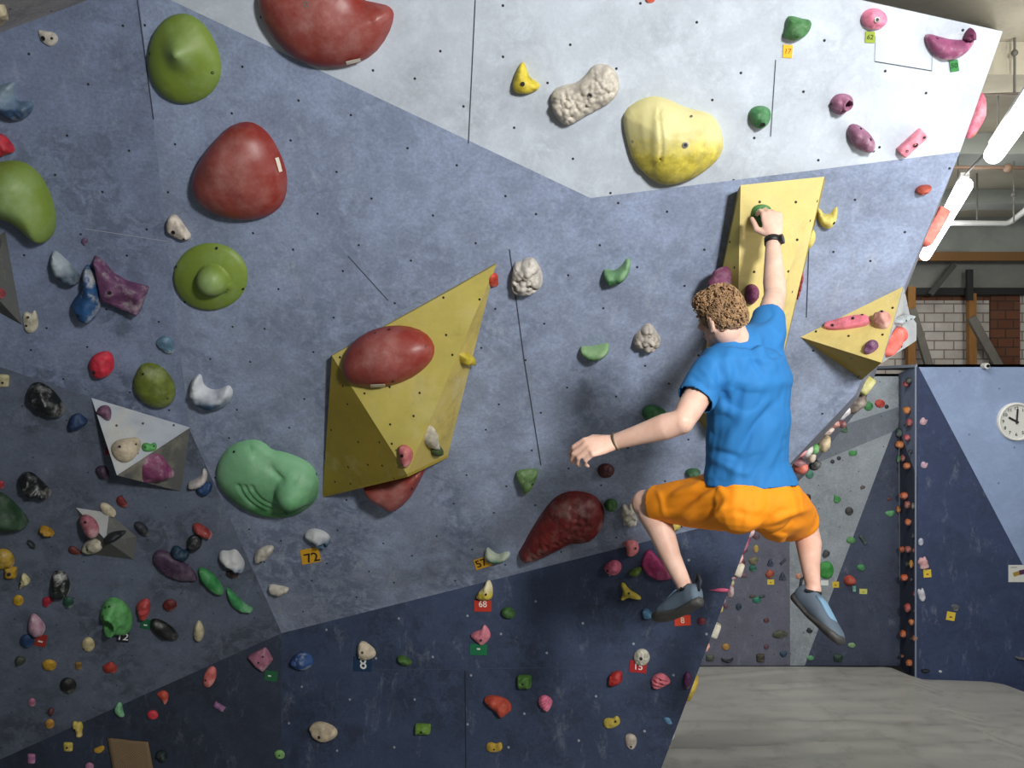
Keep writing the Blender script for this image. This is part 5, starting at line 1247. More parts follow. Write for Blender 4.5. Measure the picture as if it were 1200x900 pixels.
b('leaf green hold beside the orange shorts on the far wall', 'drop', 980, 584, 9, 11, (56, 132, 66), ang=-30)
b('dark ring shaped hold on the pale far wall', 'round', 995, 599, 10, 10, (58, 58, 58), bolts=[(993, 598, .012)])
b('dark sliver hold beside the hem of the orange shorts', 'leaf', 947, 583, 9, 8, (48, 44, 40), ang=40)
b('dark grey hold right of the dangling calf', 'blob', 968, 649, 9, 10, (62, 66, 70))
b('big flat green disc on the pale far wall beside the dangling leg', 'egg', 968, 668, 18, 21, (46, 134, 54), H=.03, chalk=.05)
route_tag('white tag beneath the big flat green disc', 966, 683, 9, 6, 0, (206, 208, 208), face=FB)
b('salmon hold left of the dangling shin on the far wall', 'star', 936, 675, 8, 8, (196, 140, 112))
route_tag('yellow tag with a dark mark right of the green disc', 979, 685, 8, 7, 0, (196, 168, 48), '-', (50, 40, 30), face=FB)
b('black hook hold beneath the dangling shoe on the pale far wall', 'bean', 948.5, 739, 7, 6, (36, 42, 50), ang=40)
b('bluish dark hold right of the dangling ankle strap on the far wall', 'blob', 929, 690, 6, 6, (60, 64, 72)) if False else None
# lower purple grey panel
b('maroon chip hold on the purple grey panel near the free edge', 'blob', 886, 629, 9, 7, (92, 68, 74))
b('mustard upright oval hold on the purple grey panel', 'egg', 886, 643, 6, 9, (176, 148, 66))
b('dull maroon hold left of the mustard oval', 'blob', 873, 645, 6, 6, (82, 58, 68))
b('khaki hold above a green cross on the purple grey panel', 'blob', 883, 657, 12, 9, (110, 104, 78))
b('green low hold under the khaki one', 'quad', 882, 666, 9, 8, (28, 96, 78), chalk=.4)
b('navy triangle hold on the purple grey panel', 'tri', 902.5, 659, 8, 9, (38, 50, 76))
b('dark slanted stick hold on the purple grey panel', 'bar', 917.5, 658, 9, 2.6, (52, 58, 70), ang=-45, H=.02)
b('slate triangle hold beneath the slanted stick', 'tri', 917, 675, 9, 10, (48, 58, 74))
b('orange red hold above a yellow tag on the purple grey panel', 'lump', 902, 673, 11, 11, (156, 72, 48))
route_tag('yellow tag under the orange red hold on the purple grey panel', 903, 682, 8, 6, 0, (200, 176, 60), '-', (50, 40, 30), face=FB)
b('maroon small chip hold left of the orange red one on the purple grey panel', 'blob', 871, 659, 5, 6, (96, 48, 60))
b('faint pink hold on the purple grey panel', 'bar', 871, 674, 8, 5, (120, 86, 104), H=.02)
b('teal green star hold on the purple grey panel', 'star', 887, 703, 11, 9, (32, 122, 98))
b('brown stub hold left of the teal star', 'bar', 881.5, 699, 7, 4, (78, 68, 62))
b('dark twig hold right of the teal star', 'bar', 893, 699, 7, 3, (48, 72, 66), ang=-15)
b('navy round hold beneath the teal star', 'round', 865.5, 711, 7, 8, (32, 50, 68))
b('dull pink hold left of the navy round hold', 'blob', 850.5, 711, 6, 6, (106, 66, 78))
b('maroon button hold beneath the brown stub', 'round', 898, 727, 7, 6, (92, 54, 56))
b('long dark olive wing hold on the purple grey panel', 'leaf', 914, 743, 19, 10, (74, 78, 62), ang=-14)
b('mustard button hold near the mat', 'round', 850.5, 758, 9, 8, (170, 128, 58))
b('maroon button hold near the mat', 'round', 898, 758, 6, 6, (92, 60, 70))
b('teal blue half round hold near the mat', 'half', 918, 766.5, 9, 7, (38, 66, 88))
b('dark green block hold at the mat line near the free edge', 'sq', 832, 771, 10, 8, (72, 82, 68))
b('black moustache shaped hold at the mat line', 'moon', 852, 773, 14, 5, (34, 38, 46), H=.05)
b('dark brown square block hold at the mat line', 'sq', 891, 771, 10, 10, (62, 56, 42), prof='flat')
# far navy triangle
b('light green oval hold on the edge of the far navy triangle', 'egg', 997, 633, 11, 8, (82, 142, 84))
b('dark slanted bar hold beside the light green oval', 'bar', 1011, 632, 13, 5, (62, 76, 72), ang=55)
b('mint green triangular hold high on the far navy triangle', 'half', 1043, 602, 11, 7, (92, 158, 104), ang=-8)
b('tiny maroon hold above the mint triangular hold', 'round', 1042, 585, 6, 4, (96, 48, 52))
b('green wedge hold in the middle of the far navy triangle', 'quad', 1009, 665, 10, 8, (62, 136, 82))
b('big orange red ball hold on the far navy triangle', 'round', 995, 680, 13, 12, (184, 78, 58), H=.1)
b('small mint hold under the orange red ball', 'bar', 1001, 690, 4, 7, (124, 186, 160))
route_tag('pale yellow tag near the orange red ball on the far navy triangle', 1011.5, 693, 9, 6, 2, (186, 188, 92), '-', (80, 90, 60), face=FB)
b('pale green oval hold low on the far navy triangle', 'egg', 998, 756, 9, 6, (132, 168, 118))
b('mint oval hold in the lower corner of the far navy triangle', 'egg', 949.5, 771, 9, 6, (94, 158, 112))
b('dark green block hold at the mat line of the far navy triangle', 'sq', 982, 771, 11, 9, (30, 58, 42))
# narrow corner face
def nl(label, cx, cy, w, h_, col, **k): return lump(label, cx, cy, 6.9 + (1074 - cx) / 20 * .37 - .025, w, h_, col, group='holds on the narrow corner face', **k)
nl('dark green knob hold at the top of the narrow corner face', 1065, 446, 7, 7, (46, 56, 48)); nl('red chip hold beneath the topmost green knob on the narrow face', 1062, 450, 8, 8, (156, 54, 60))
nl('topmost orange hold on the narrow corner face', 1063, 481, 9, 9, (206, 126, 50))
nl('red pink hold beneath the topmost orange one on the narrow face', 1066, 495, 7, 9, (170, 76, 80)); nl('black chip beside the upper red pink hold on the narrow face', 1062, 499, 5, 5, (32, 40, 46))
nl('dark green twig hold on the narrow face', 1053.5, 507, 7, 11, (42, 66, 58)); nl('second red pink hold from the top of the narrow face', 1063, 513, 8, 8, (176, 72, 84))
nl('second orange hold from the top of the narrow face', 1054.5, 521, 9, 9, (208, 122, 50)); nl('tiny black knob right of the second orange hold on the narrow face', 1066.5, 529, 4, 4, (24, 28, 34))
nl('green upright hold on the narrow face', 1053.5, 538, 5, 9, (56, 118, 74)); nl('dull red chip beside the green upright hold on the narrow face', 1058, 537, 5, 8, (142, 70, 66)); nl('third orange hold from the top of the narrow face', 1063, 546, 9, 8, (196, 108, 52))
nl('fourth orange hold from the top of the narrow face', 1059.5, 581, 9, 9, (194, 92, 44)); nl('pinkish brown hold beneath the fourth orange one', 1063.5, 592, 7, 9, (158, 94, 84)); nl('small ochre chip left of the pinkish brown hold', 1053, 597, 5, 8, (180, 112, 52)); nl('pale grey chip right of the pinkish brown hold', 1070, 593, 4, 7, (116, 112, 100))
nl('fifth orange hold from the top of the narrow face', 1064.5, 612, 8, 8, (190, 104, 58)); nl('tiny black chip at the edge of the narrow face halfway down', 1070, 627, 4, 7, (28, 40, 38))
nl('orange hold, the lighter of a touching trio on the narrow face', 1057, 644, 7, 7, (190, 96, 50)); nl('brown pink hold in the middle of a touching trio on the narrow face', 1064.5, 644, 8, 8, (164, 92, 80)); nl('dim red chip, smallest of a touching trio on the narrow face', 1071, 645, 4, 5, (122, 60, 56))
nl('ochre upright hold beneath the touching trio', 1068, 661, 5, 9, (190, 134, 44)); nl('dark green chip left of the ochre upright hold', 1063, 661, 5, 6, (28, 56, 46))
nl('bright orange red hold beneath the ochre upright one', 1060, 677, 9, 8, (206, 92, 50)); nl('tiny black chip right of the bright orange red hold', 1068, 679, 4, 5, (24, 32, 36))
nl('tiny dull red chip at the edge of the narrow face near the white grip', 1072, 696, 4, 6, (126, 60, 58)); nl('red pink hold low on the narrow face', 1064, 712, 8, 10, (184, 78, 78)); nl('tiny black chip right of the low red pink hold', 1071.5, 715, 4, 5, (24, 30, 36))
nl('orange hold under the low red pink one on the narrow face', 1068.5, 729, 7, 7, (206, 122, 66)); nl('orange hold near the seam low on the narrow face', 1058.5, 743, 7, 9, (196, 98, 48)); nl('dim rust hold low at the edge of the narrow face', 1072, 748, 6, 7, (142, 80, 54)); nl('tiny dark chip left of the dim rust hold', 1067.5, 748, 4, 4, (24, 28, 34))
nl('lowest orange hold on the narrow face, just above the mat', 1066, 777, 8, 8, (194, 106, 52)); nl('tiny rust chip near the bottom of the narrow face', 1057, 769, 4, 4, (110, 62, 44))
# far blue wall
r_ = lambda *a, **k: b(*a, face=FR, **k)
r_('upper pale pink curled hold on the far blue wall', 'bean', 1082, 494, 8, 9, (196, 160, 172), ang=30, chalk=.5)
r_('lower pale pink curled hold on the far blue wall', 'bean', 1083, 545, 8, 8, (196, 164, 182), ang=20, chalk=.5)
r_('small white chip hold at the corner of the far blue wall', 'egg', 1079, 635, 6, 9, (180, 184, 200), chalk=.5)
r_('pale pink flower hold above a yellow tag on the far blue wall', 'lump', 1082, 660, 13, 16, (204, 158, 160), chalk=.4)
route_tag('yellow tag under the pale pink flower hold on the far blue wall', 1086.5, 672, 9, 9, -4, (208, 180, 56), '-', (110, 60, 30), face=FR)
r_('white grey hook hold low at the corner of the far blue wall', 'bean', 1080, 697, 8, 16, (190, 190, 198), ang=-15, chalk=.5)
r_('black and white chalked hold above a yellow tag on the far blue wall', 'blob', 1120, 712, 10, 8, (84, 90, 94), chalk=.9)
route_tag('yellow tag under the chalked hold on the far blue wall', 1114, 722, 10, 10, 10, (208, 180, 56), '-', (50, 46, 40), face=FR)
r_('black low hold at the mat line of the far blue wall', 'half', 1084, 786, 10, 4, (18, 24, 30), H=.04)
r_('tiny white chip at the mat line of the far blue wall', 'round', 1102, 787, 4, 3, (190, 196, 200))
r_('thin grey ledge hold at the edge of the photo on the far blue wall', 'bar', 1196, 771, 13, 2.5, (110, 112, 108), ang=8, H=.06)

# ------------------------------------------------------------------ clock, notice, camera
ck = FR.hit(1190, 494); rad = 22.5 / F * DR
cr = empty('wall_clock', ck); tag(cr, 'round white wall clock showing ten o\'clock on the far blue wall', 'clock', kind='thing')
def lathe(prof, n=48):
    v = []; f = []
    for r, y in prof:
        for k in range(n): a = 2 * math.pi * k / n; v.append((r * math.cos(a), -y, r * math.sin(a)))
    for i in range(len(prof) - 1):
        for k in range(n): f.append([i*n + k, (i+1)*n + k, (i+1)*n + (k+1) % n, i*n + (k+1) % n])
    return pydata(v, f)
def child(name, me, m, loc=(0, 0, 0), smooth=False, par=None):
    o = link_mesh(name, me, m, None, None, smooth); o.parent = par or cr; o.location = loc; return o
child('rim', lathe([(rad, 0), (rad, .02), (rad * .97, .034), (rad * .92, .036), (rad * .87, .028), (rad * .86, .012)]), flat_mat((226, 226, 220), .4), smooth=True)
child('dial', lathe([(rad * .88, .010), (.0001, .0101)]), flat_mat((206, 208, 202), .6))
for k in range(1, 13):
    a = math.radians(90 - 30 * k); m = text_mesh(str(k), rad * .24); m.transform(Matrix.Rotation(math.pi / 2, 4, 'X'))
    child('numeral', m, flat_mat((40, 40, 42), .6), (rad * .68 * math.cos(a), -.0125, rad * .68 * math.sin(a)))
for nm, ang, ln, wd in (('hour_hand', 62, .46, .055), ('minute_hand', -3, .66, .045)):
    m = MB(); m.box((-rad * wd, -.017 if nm[0] == 'h' else -.020, -rad * .12), (rad * wd, -.0155 if nm[0] == 'h' else -.0185, rad * ln)); me = m.mesh(); me.transform(Matrix.Rotation(math.radians(-62 if nm[0] == 'h' else 4), 4, 'Y'))
    child(nm, me, flat_mat((36, 36, 38), .5))
nt = FR.hit(1194, 672); hw = 12.5 / F * DR; hh = 10 / F * DR
nr = empty('paper_notice', nt); tag(nr, 'white paper notice with a small coloured picture on the far blue wall', 'notice', kind='thing')
m = MB(); m.box((-hw, -.004, -hh), (hw, -.001, hh)); child('sheet', m.mesh(), flat_mat((196, 198, 192), .8), par=nr)
m = MB(); m.bar((-hw * .55, -.005, -hh * .15), (hw * .1, -.005, hh * .12), .03, .001, Vector((0, 1, 0))); child('picture', m.mesh(), flat_mat((150, 120, 50), .8), par=nr)
m = MB(); m.bar((hw * .0, -.006, hh * .1), (hw * .8, -.006, hh * .3), .034, .001, Vector((0, 1, 0))); child('picture', m.mesh(), flat_mat((70, 30, 70), .8), par=nr)
m = MB(); m.bar((-hw * .8, -.005, hh * .72), (-hw * .2, -.005, hh * .74), .008, .001, Vector((0, 1, 0))); child('printed_line', m.mesh(), flat_mat((150, 154, 150), .8), par=nr)
kc = P(1154.5, 429, DR - .03)
kr = empty('wall_camera', kc); tag(kr, 'small white camera with a black lens on top of the far blue wall', 'camera', kind='thing')
m = MB(); m.tube([(0, .03, 0), (0, -.03, 0)], .021, 14); child('housing', m.mesh(), flat_mat((206, 206, 200), .4), par=kr)
m = MB(); m.tube([(.004, -.031, 0), (.004, -.038, 0)], .012, 14); child('lens', m.mesh(), flat_mat((12, 12, 12), .2), par=kr)
# ------------------------------------------------------------------ the climber
def remesh(mb, vox, smooth_it=4, fac=.5):
    me = mb.mesh() if isinstance(mb, MB) else mb
    o = bpy.data.objects.new('tmp', me); COL.objects.link(o)
    r = o.modifiers.new('r', 'REMESH'); r.mode = 'VOXEL'; r.voxel_size = vox; r.adaptivity = 0
    s = o.modifiers.new('s', 'SMOOTH'); s.iterations = smooth_it; s.factor = fac
    dg = bpy.context.evaluated_depsgraph_get(); dg.update()
    out = bpy.data.meshes.new_from_object(o.evaluated_get(dg)); bpy.data.objects.remove(o); return out

def limb(mb, pts, n=20):
    """pts: (point, radius) — a tapered limb with rounded ends, interpolated"""
    ps = [Vector(p) for p, _ in pts]; rs = [r for _, r in pts]
    mb.tube(ps, rs, n)
    for p, r in zip(ps, rs): mb.ball(p, r * .995, None, 16, 10)

PS = P
# joints (pixel, depth)
neckb = PS(864, 407, 3.10); skull = PS(846, 370, 3.07)
shR = PS(894, 401, 3.20); elR = PS(908, 346, 3.42); wrR = PS(905.5, 281, 3.53)
shL = PS(834, 437, 3.04); elL = PS(799, 494, 2.93); wrL = PS(720, 518, 3.02)
hipL = PS(858, 586, 3.17); knL = PS(756, 590, 3.44); anL = PS(804, 690, 3.24)
hipR = PS(903, 588, 3.22); knR = PS(943, 611, 3.55); anR = PS(953, 690, 3.30)
pel = PS(881, 580, 3.20); waist = PS(876, 540, 3.18); ribs = PS(877, 490, 3.15); chest = PS(876, 448, 3.13); upch = PS(870, 420, 3.12)
X = (shR - shL); X.z = 0; X.normalize()
XH = (Vector((1, .35, 0))).normalized()
def ax(lat): return lat, Vector((0, 0, 1)).cross(lat).normalized()

def torso(mb, grow=0.0, low=True, top=True):
    rows = []
    if low: rows += [(PS(881, 606, 3.20), XH, .115, .10), (pel, XH, .150, .108)]
    rows += [(PS(879, 558, 3.19), XH, .142, .100), (waist, XH.lerp(X, .3).normalized(), .124, .092), (ribs, XH.lerp(X, .6).normalized(), .132, .100), (chest, X, .152, .106)]
    if top: rows += [(upch, X, .150, .095), (PS(867, 408, 3.11), X, .10, .07)]
    mb.loft([(c, ax(l)[0] * (a + grow), ax(l)[1] * (d + grow)) for c, l, a, d in rows])

body = MB()
torso(body, -.012)
limb(body, [(upch + Vector((0, .01, -.01)), .055), (neckb, .054), (PS(857, 394, 3.09), .054), (PS(850, 380, 3.085), .058)])
# shoulders and arms
lats = [((upch, .055), (shL + Vector((.02, .01, .0)), .048)), ((upch, .055), (shR + Vector((-.02, 0, -.01)), .050))]
for a, b_ in lats: limb(body, [a, b_])
def along(a, b, f, off=Vector((0, 0, 0))): return a.lerp(b, f) + off
limb(body, [(shR, .050), (along(shR, elR, .35), .046), (along(shR, elR, .75), .042), (elR, .039), (along(elR, wrR, .25), .041), (along(elR, wrR, .6), .034), (wrR, .0255)])
limb(body, [(shL, .049), (along(shL, elL, .4), .045), (along(shL, elL, .8), .042), (elL, .040), (along(elL, wrL, .25), .042), (along(elL, wrL, .6), .033), (wrL, .0255)])
limb(body, [(chest + X * .08, .058), (shR + Vector((-.005, 0, -.03)), .046)])
limb(body, [(chest - X * .07, .058), (shL + Vector((.012, 0, -.02)), .043)])
# legs
dn = Vector((0, 0, -1))
limb(body, [(hipL, .090), (along(hipL, knL, .3), .074), (along(hipL, knL, .7), .058), (knL, .051), (along(knL, anL, .12), .046), (along(knL, anL, .32, Vector((.010, -.016, 0))), .048), (along(knL, anL, .65), .036), (along(knL, anL, .92), .028), (anL, .028)])
limb(body, [(hipR, .090), (along(hipR, knR, .3), .076), (along(hipR, knR, .7), .060), (knR, .052), (along(knR, anR, .12), .047), (along(knR, anR, .34, Vector((0, -.016, 0))), .047), (along(knR, anR, .65), .035), (along(knR, anR, .92), .027), (anR, .027)])
limb(body, [(PS(866, 592, 3.13), .075), (PS(872, 585, 3.15), .07)]); limb(body, [(PS(900, 590, 3.17), .075), (PS(892, 585, 3.17), .07)])
# feet inside the shoes
toeL = PS(771, 716, 3.36); heelL = PS(812, 702, 3.20)
toeR = PS(979, 735, 3.18); heelR = PS(941, 702, 3.31)
for an, heel, toe in ((anL, heelL, toeL), (anR, heelR, toeR)):
    limb(body, [(an, .028), (heel.lerp(toe, .15), .024)]); limb(body, [(heel.lerp(toe, .08), .018), (heel.lerp(toe, .5), .020), (heel.lerp(toe, .8), .014)])
# head: looks away from us, turned a little left and down
fwd = Vector((-.52, .82, -.14)).normalized(); up0 = Vector((-.22, -.05, 1)).normalized(); lat = fwd.cross(up0).normalized(); up = lat.cross(fwd).normalized()
HM = Matrix((lat, fwd, up)).transposed().to_4x4(); HM = Matrix.Translation(skull) @ HM @ Matrix.Scale(.85, 4)
def hp(x, y, z): return HM @ Vector((x, y, z))
R3 = HM.to_3x3()
def hball(c, r): body.ball(hp(*c), r, R3, 20, 14)
hball((0, -.010, .018), (.068, .084, .090)); hball((0, .026, -.045), (.056, .068, .075)); hball((0, .062, -.085), (.036, .036, .034)); hball((0, .0, -.05), (.060, .064, .07))
body.tube([hp(0, .092, .012), hp(0, .114, -.022), hp(0, .112, -.036)], [.009, .013, .011], 10); hball((0, .113, -.032), (.015, .013, .011))
for s in (-1, 1):
    hball((.030 * s, .086, .022), (.022, .012, .008)); hball((.036 * s, .075, -.02), (.022, .022, .018))
    e = Matrix.Rotation(.3 * s, 3, 'Z'); c = hp(.070 * s, -.002, -.020)
    body.ball(c, (.008, .021, .033), R3 @ e, 14, 10); body.ball(hp(.073 * s, -.010, .002), (.008, .012, .014), R3, 10, 8); body.ball(hp(.071 * s, .002, -.045), (.007, .010, .011), R3, 10, 8)
hball((0, .104, -.060), (.022, .008, .006)); hball((0, .101, -.071), (.019, .009, .007))
# hands
def hand(wr, tip_dir, palm_n, side, curl, thumb, scale=1.0, spread=.10):
    d = tip_dir.normalized(); n = (palm_n - d * palm_n.dot(d)).normalized(); s = d.cross(n).normalized() * side   # s points to the thumb side
    k = scale
    body.loft([(wr + d * t * k, s * a * k, n * b_ * k) for t, a, b_ in ((-.012, .026, .021), (.012, .030, .020), (.045, .038, .0175), (.080, .042, .0155), (.098, .040, .012))])
    base = [(.030, .094, .0098, (.042, .026, .020)), (.010, .100, .0102, (.046, .029, .021)), (-.010, .097, .0097, (.042, .027, .020)), (-.029, .088, .0086, (.034, .021, .018))]
    for q, (sx, ty, r, segs) in enumerate(base):
        p = wr + (d * ty + s * sx) * k; a = 0; pts = [(p - d * .018 * k, r * 1.1 * k), (p, r * 1.08 * k)]
        sp = spread * (sx / .03)
        for g, L in enumerate(segs):
            a += curl[g] * (1 + .08 * (q - 1))
            dv = (d * math.cos(a) + n * math.sin(a)); dv = (dv + s * sp * math.cos(a)).normalized()
            p = p + dv * L * k; pts.append((p, r * (1 - .08 * (g + 1)) * k))
        limb(body, pts, 12)
    p0 = wr + (d * .022 + s * .024 + n * .006) * k; t1 = (s * thumb[0] + d * thumb[1] + n * thumb[2]).normalized(); t2 = (s * thumb[3] + d * thumb[4] + n * thumb[5]).normalized()
    p1 = p0 + t1 * .040 * k; p2 = p1 + t2 * .032 * k; p3 = p2 + (t2 + n * .15).normalized() * .026 * k
    limb(body, [(p0, .0145 * k), (p1, .0125 * k), (p2, .0108 * k), (p3, .0092 * k)], 12)
    return d, n, s
# right hand: back to us, fingers over the green grip
hand(wrR + Vector((.006, 0, .006)), PS(902, 252, 3.545) - wrR, Vector((0, 1, -.1)), 1, (1.0, .55, .35), (.85, .6, .35, .1, .95, .45), 1.02, .04)
# left hand: loosely curled, seen from behind
hand(wrL, PS(700, 522, 3.00) - wrL, Vector((.15, .75, -.6)), -1, (.75, .75, .5), (.55, .75, .3, .1, .85, .4), 1.0, .05)

me = remesh(body, .0042, 5, .5)
t = NT('skin'); v = t.coord(); n = t.noise(v, 14, 5, .6); n2 = t.noise(v, 60, 4, .6)
c = t.mix(t.ramp(n, .3, .7), lin((212, 170, 150)), lin((232, 198, 180))); c = t.mix(t.mul(n2, .25), c, lin((206, 150, 132)))
t.base(c); t.rough(.5); t.b.inputs['Subsurface Weight'].default_value = .12; t.b.inputs['Subsurface Radius'].default_value = (.02, .008, .004); t.b.inputs['Subsurface Scale'].default_value = .3
t.bump(t.noise(v, 180, 3), .12, .002); M_skin = t.m
person = empty('person', PS(880, 575, 3.2))
tag(person, 'young climber in blue t-shirt and orange shorts swinging by one hand from the yellow volume', 'person', kind='thing')
def pk(name, me, m, smooth=True, par=None):
    o = link_mesh(name, me, m, None, None, smooth); p = par or person; o.parent = p
    o.matrix_basis = (p.matrix_world if par is None else Matrix.Translation(person.location)).inverted() @ Matrix.Identity(4)
    if par is not None: o.matrix_basis = Matrix.Identity(4)
    return o
bd = pk('body', me, M_skin)
for s in (-1, 1):
    m = MB(); m.ball(hp(.030 * s, .083, .004), .0115, R3, 14, 10); pk('eye', m.mesh(), flat_mat((232, 228, 220), .2))

# hair: a cap with many short curls
rs = np.random.RandomState(11)
hm = MB()
hm.ball(hp(0, -.008, .026), (.071, .086, .088), R3, 24, 16)
hm.ball(hp(0, -.044, -.012), (.060, .052, .060), R3, 20, 12)
hm.ball(hp(-.036, .026, .06), (.040, .050, .042), R3, 16, 10); hm.ball(hp(.012, .044, .070), (.048, .042, .038), R3, 16, 10)
base_me = remesh(hm, .006, 2, .5)
hv = MB(); 
for p_ in base_me.vertices: hv.v.append(p_.co.copy())
for f_ in base_me.polygons: hv.f.append(list(f_.vertices))
inv = HM.inverted()
cand = [(p_.co.copy(), p_.normal.copy()) for p_ in base_me.vertices]
hv2 = []
keep = [i for i in range(len(cand))]
tot = 0
while tot < 950:
    p_, n_ = cand[rs.randint(len(cand))]; l_ = inv @ p_
    if l_.z < -.045 or (l_.y > .055 and l_.z < .05): continue
    tg = n_.cross(Vector(rs.normal(size=3))).normalized(); bt = n_.cross(tg); r0 = rs.uniform(.004, .0085); th0 = rs.uniform(0, 6.28); tw = rs.uniform(3.2, 6.0) * rs.choice([-1, 1])
    pts = []; rr = []
    for k in range(8):
        a = th0 + tw * k / 7; q = k / 7
        pts.append(p_ + n_ * (.000 + .007 * q + .004 * math.sin(q * 3)) + (tg * math.cos(a) + bt * math.sin(a)) * r0 - (tg * math.cos(th0) + bt * math.sin(th0)) * r0); rr.append(.0030 * (1 - .75 * q) + .0006)
    hv.tube(pts, rr, 5, True); tot += 1
t = NT('curly_hair'); v = t.coord(); n = t.noise(v, 60, 4, .7); n2 = t.noise(v, 12, 3)
c = t.mix(t.ramp(n, .35, .7), lin((104, 78, 54)), lin((196, 158, 116))); c = t.mix(t.mul(n2, .3), c, lin((140, 102, 70))); t.base(c); t.rough(.5)
t.bump(t.noise(v, 220, 4, .7), .6, .006)
mh = pydata(hv.v, hv.f)
# trim the cap away from the face and below the nape
bm = bmesh.new(); bm.from_mesh(mh); dl = [f for f in bm.faces if ((lambda q: (q.y > .07 and q.z < .045) or q.z < -.062)(inv @ f.calc_center_median()))]
bmesh.ops.delete(bm, geom=dl, context='FACES'); bm.to_mesh(mh); bm.free()
pk('hair', mh, t.m)

# ------------------------------------------------------------------ clothes
def wrinkle(me, fns, cut=()):
    bm = bmesh.new(); bm.from_mesh(me); bm.normal_update()
    for v in bm.verts:
        s = 0
        for fn in fns: s += fn(v.co, v.normal)
        v.co += v.normal * s
    dl = set()
    for c, n, r in cut:
        for f in bm.faces:
            q = f.calc_center_median() - c
            if q.length < r and abs(q.dot(n)) < .012 and f.normal.dot(n) > .75: dl.add(f)
    bmesh.ops.delete(bm, geom=list(dl), context='FACES')
    bmesh.ops.recalc_face_normals(bm, faces=bm.faces); bm.to_mesh(me); bm.free(); return me
def folds_fn(spec):
    """spec: list of (pixel a, pixel b, width px, depth m, sign) — pulled cloth folds along lines, read in the frame of the torso"""
    def fn(co, nr):
        d = co - CAM; x = 600 + F * d.x / d.y; y = 450 - F * d.z / d.y; s = 0
        if nr.y > .3: return 0
        for (ax_, ay_), (bx_, by_), w, dep in spec:
            ux, uy = bx_ - ax_, by_ - ay_; L = math.hypot(ux, uy); tt = ((x - ax_) * ux + (y - ay_) * uy) / L / L
            if tt < -.15 or tt > 1.15: continue
            dist = ((x - ax_) * uy - (y - ay_) * ux) / L + 1.5 * math.sin(tt * 5 + ax_)
            e = math.exp(-(dist / (w * 1.25)) ** 2) * math.exp(-((tt - .5) / .5) ** 4)
            s += 1.15 * dep * e
        return s
    return fn
sh = MB(); torso(sh, .022, low=False)
sh.loft([(PS(880, 568, 3.19), ax(XH)[0] * .168, ax(XH)[1] * .134), (PS(879, 556, 3.19), ax(XH)[0] * .158, ax(XH)[1] * .126), (waist, ax(XH)[0] * .142, ax(XH)[1] * .110)])
limb(sh, [(PS(866, 410, 3.11), .070), (shL + Vector((.015, .0, .0)), .070)]); limb(sh, [(PS(868, 408, 3.12), .070), (shR + Vector((-.01, 0, -.005)), .074)])
limb(sh, [(chest + X * .105, .085), (shR + Vector((0, 0, -.03)), .064)]); limb(sh, [(chest - X * .095, .085), (shL + Vector((.01, 0, -.02)), .062)])
def sleeve(a, e, f, r0, r1):
    c = along(a, e, f); d = (e - a).normalized(); q = d.orthogonal().normalized(); w_ = d.cross(q)
    sh.loft([(a - d * .02, q * r0 * .9, w_ * r0 * .9), (a, q * r0, w_ * r0), (along(a, e, f * .5), q * (r0 + r1) / 2, w_ * (r0 + r1) / 2), (c, q * r1, w_ * r1)]); return c, d, r1 * 1.3
cR = sleeve(shR, elR, .50, .072, .060); cL = sleeve(shL, elL, .56, .068, .060)
ms = remesh(sh, .0055, 6, .5)
SF = [((888, 420), (832, 520), 5, -.007), ((900, 440), (836, 545), 6, .008), ((905, 475), (850, 553), 5, -.008), ((912, 500), (868, 560), 5, .007), ((916, 462), (872, 520), 4, -.006), ((880, 400), (892, 440), 3.5, -.008), ((886, 392), (906, 432), 3.5, .007), ((878, 425), (905, 428), 4, -.005),
      ((842, 425), (850, 475), 4, -.009), ((851, 420), (856, 462), 4, .006), ((834, 540), (880, 556), 4, .006), ((832, 528), (868, 536), 3.5, -.006), ((835, 505), (860, 480), 4, .006), ((915, 415), (895, 420), 3, -.006), ((812, 440), (832, 462), 3, -.006), ((820, 432), (838, 452), 3, .005), ((858, 412), (870, 440), 4, -.004), ((918, 520), (895, 548), 4, .006)]
rnd = lambda sc, am: (lambda co, nr: am * mnoise.noise(co * sc))
rdg = lambda co, nr: .006 * (.5 - min(1, mnoise.noise(Vector((co.x * 7 + co.z * 5, co.y * 4, co.z * 9 - co.x * 7))) ** 2 * 7))
ms = wrinkle(ms, [folds_fn(SF), rnd(9, .003), rdg], [cR, cL])
def cloth_mat(name, col, sheen=0.0):
    t = NT(name); v = t.coord(); c = lin(col); n = t.noise(v, 5, 4, .6)
    t.base(t.mix(n, tuple(x * .85 for x in c[:3]) + (1,), tuple(min(1, x * 1.08) for x in c[:3]) + (1,))); t.rough(.8)
    t.bump(t.noise(v, 350, 2), .15, .001); t.b.inputs['Sheen Weight'].default_value = sheen; return t.m
M_shirt = cloth_mat('blue_jersey', (36, 118, 184))
shirt = pk('t_shirt', ms, M_shirt); so = shirt.modifiers.new('s', 'SOLIDIFY'); so.thickness = .0025; so.offset = -1

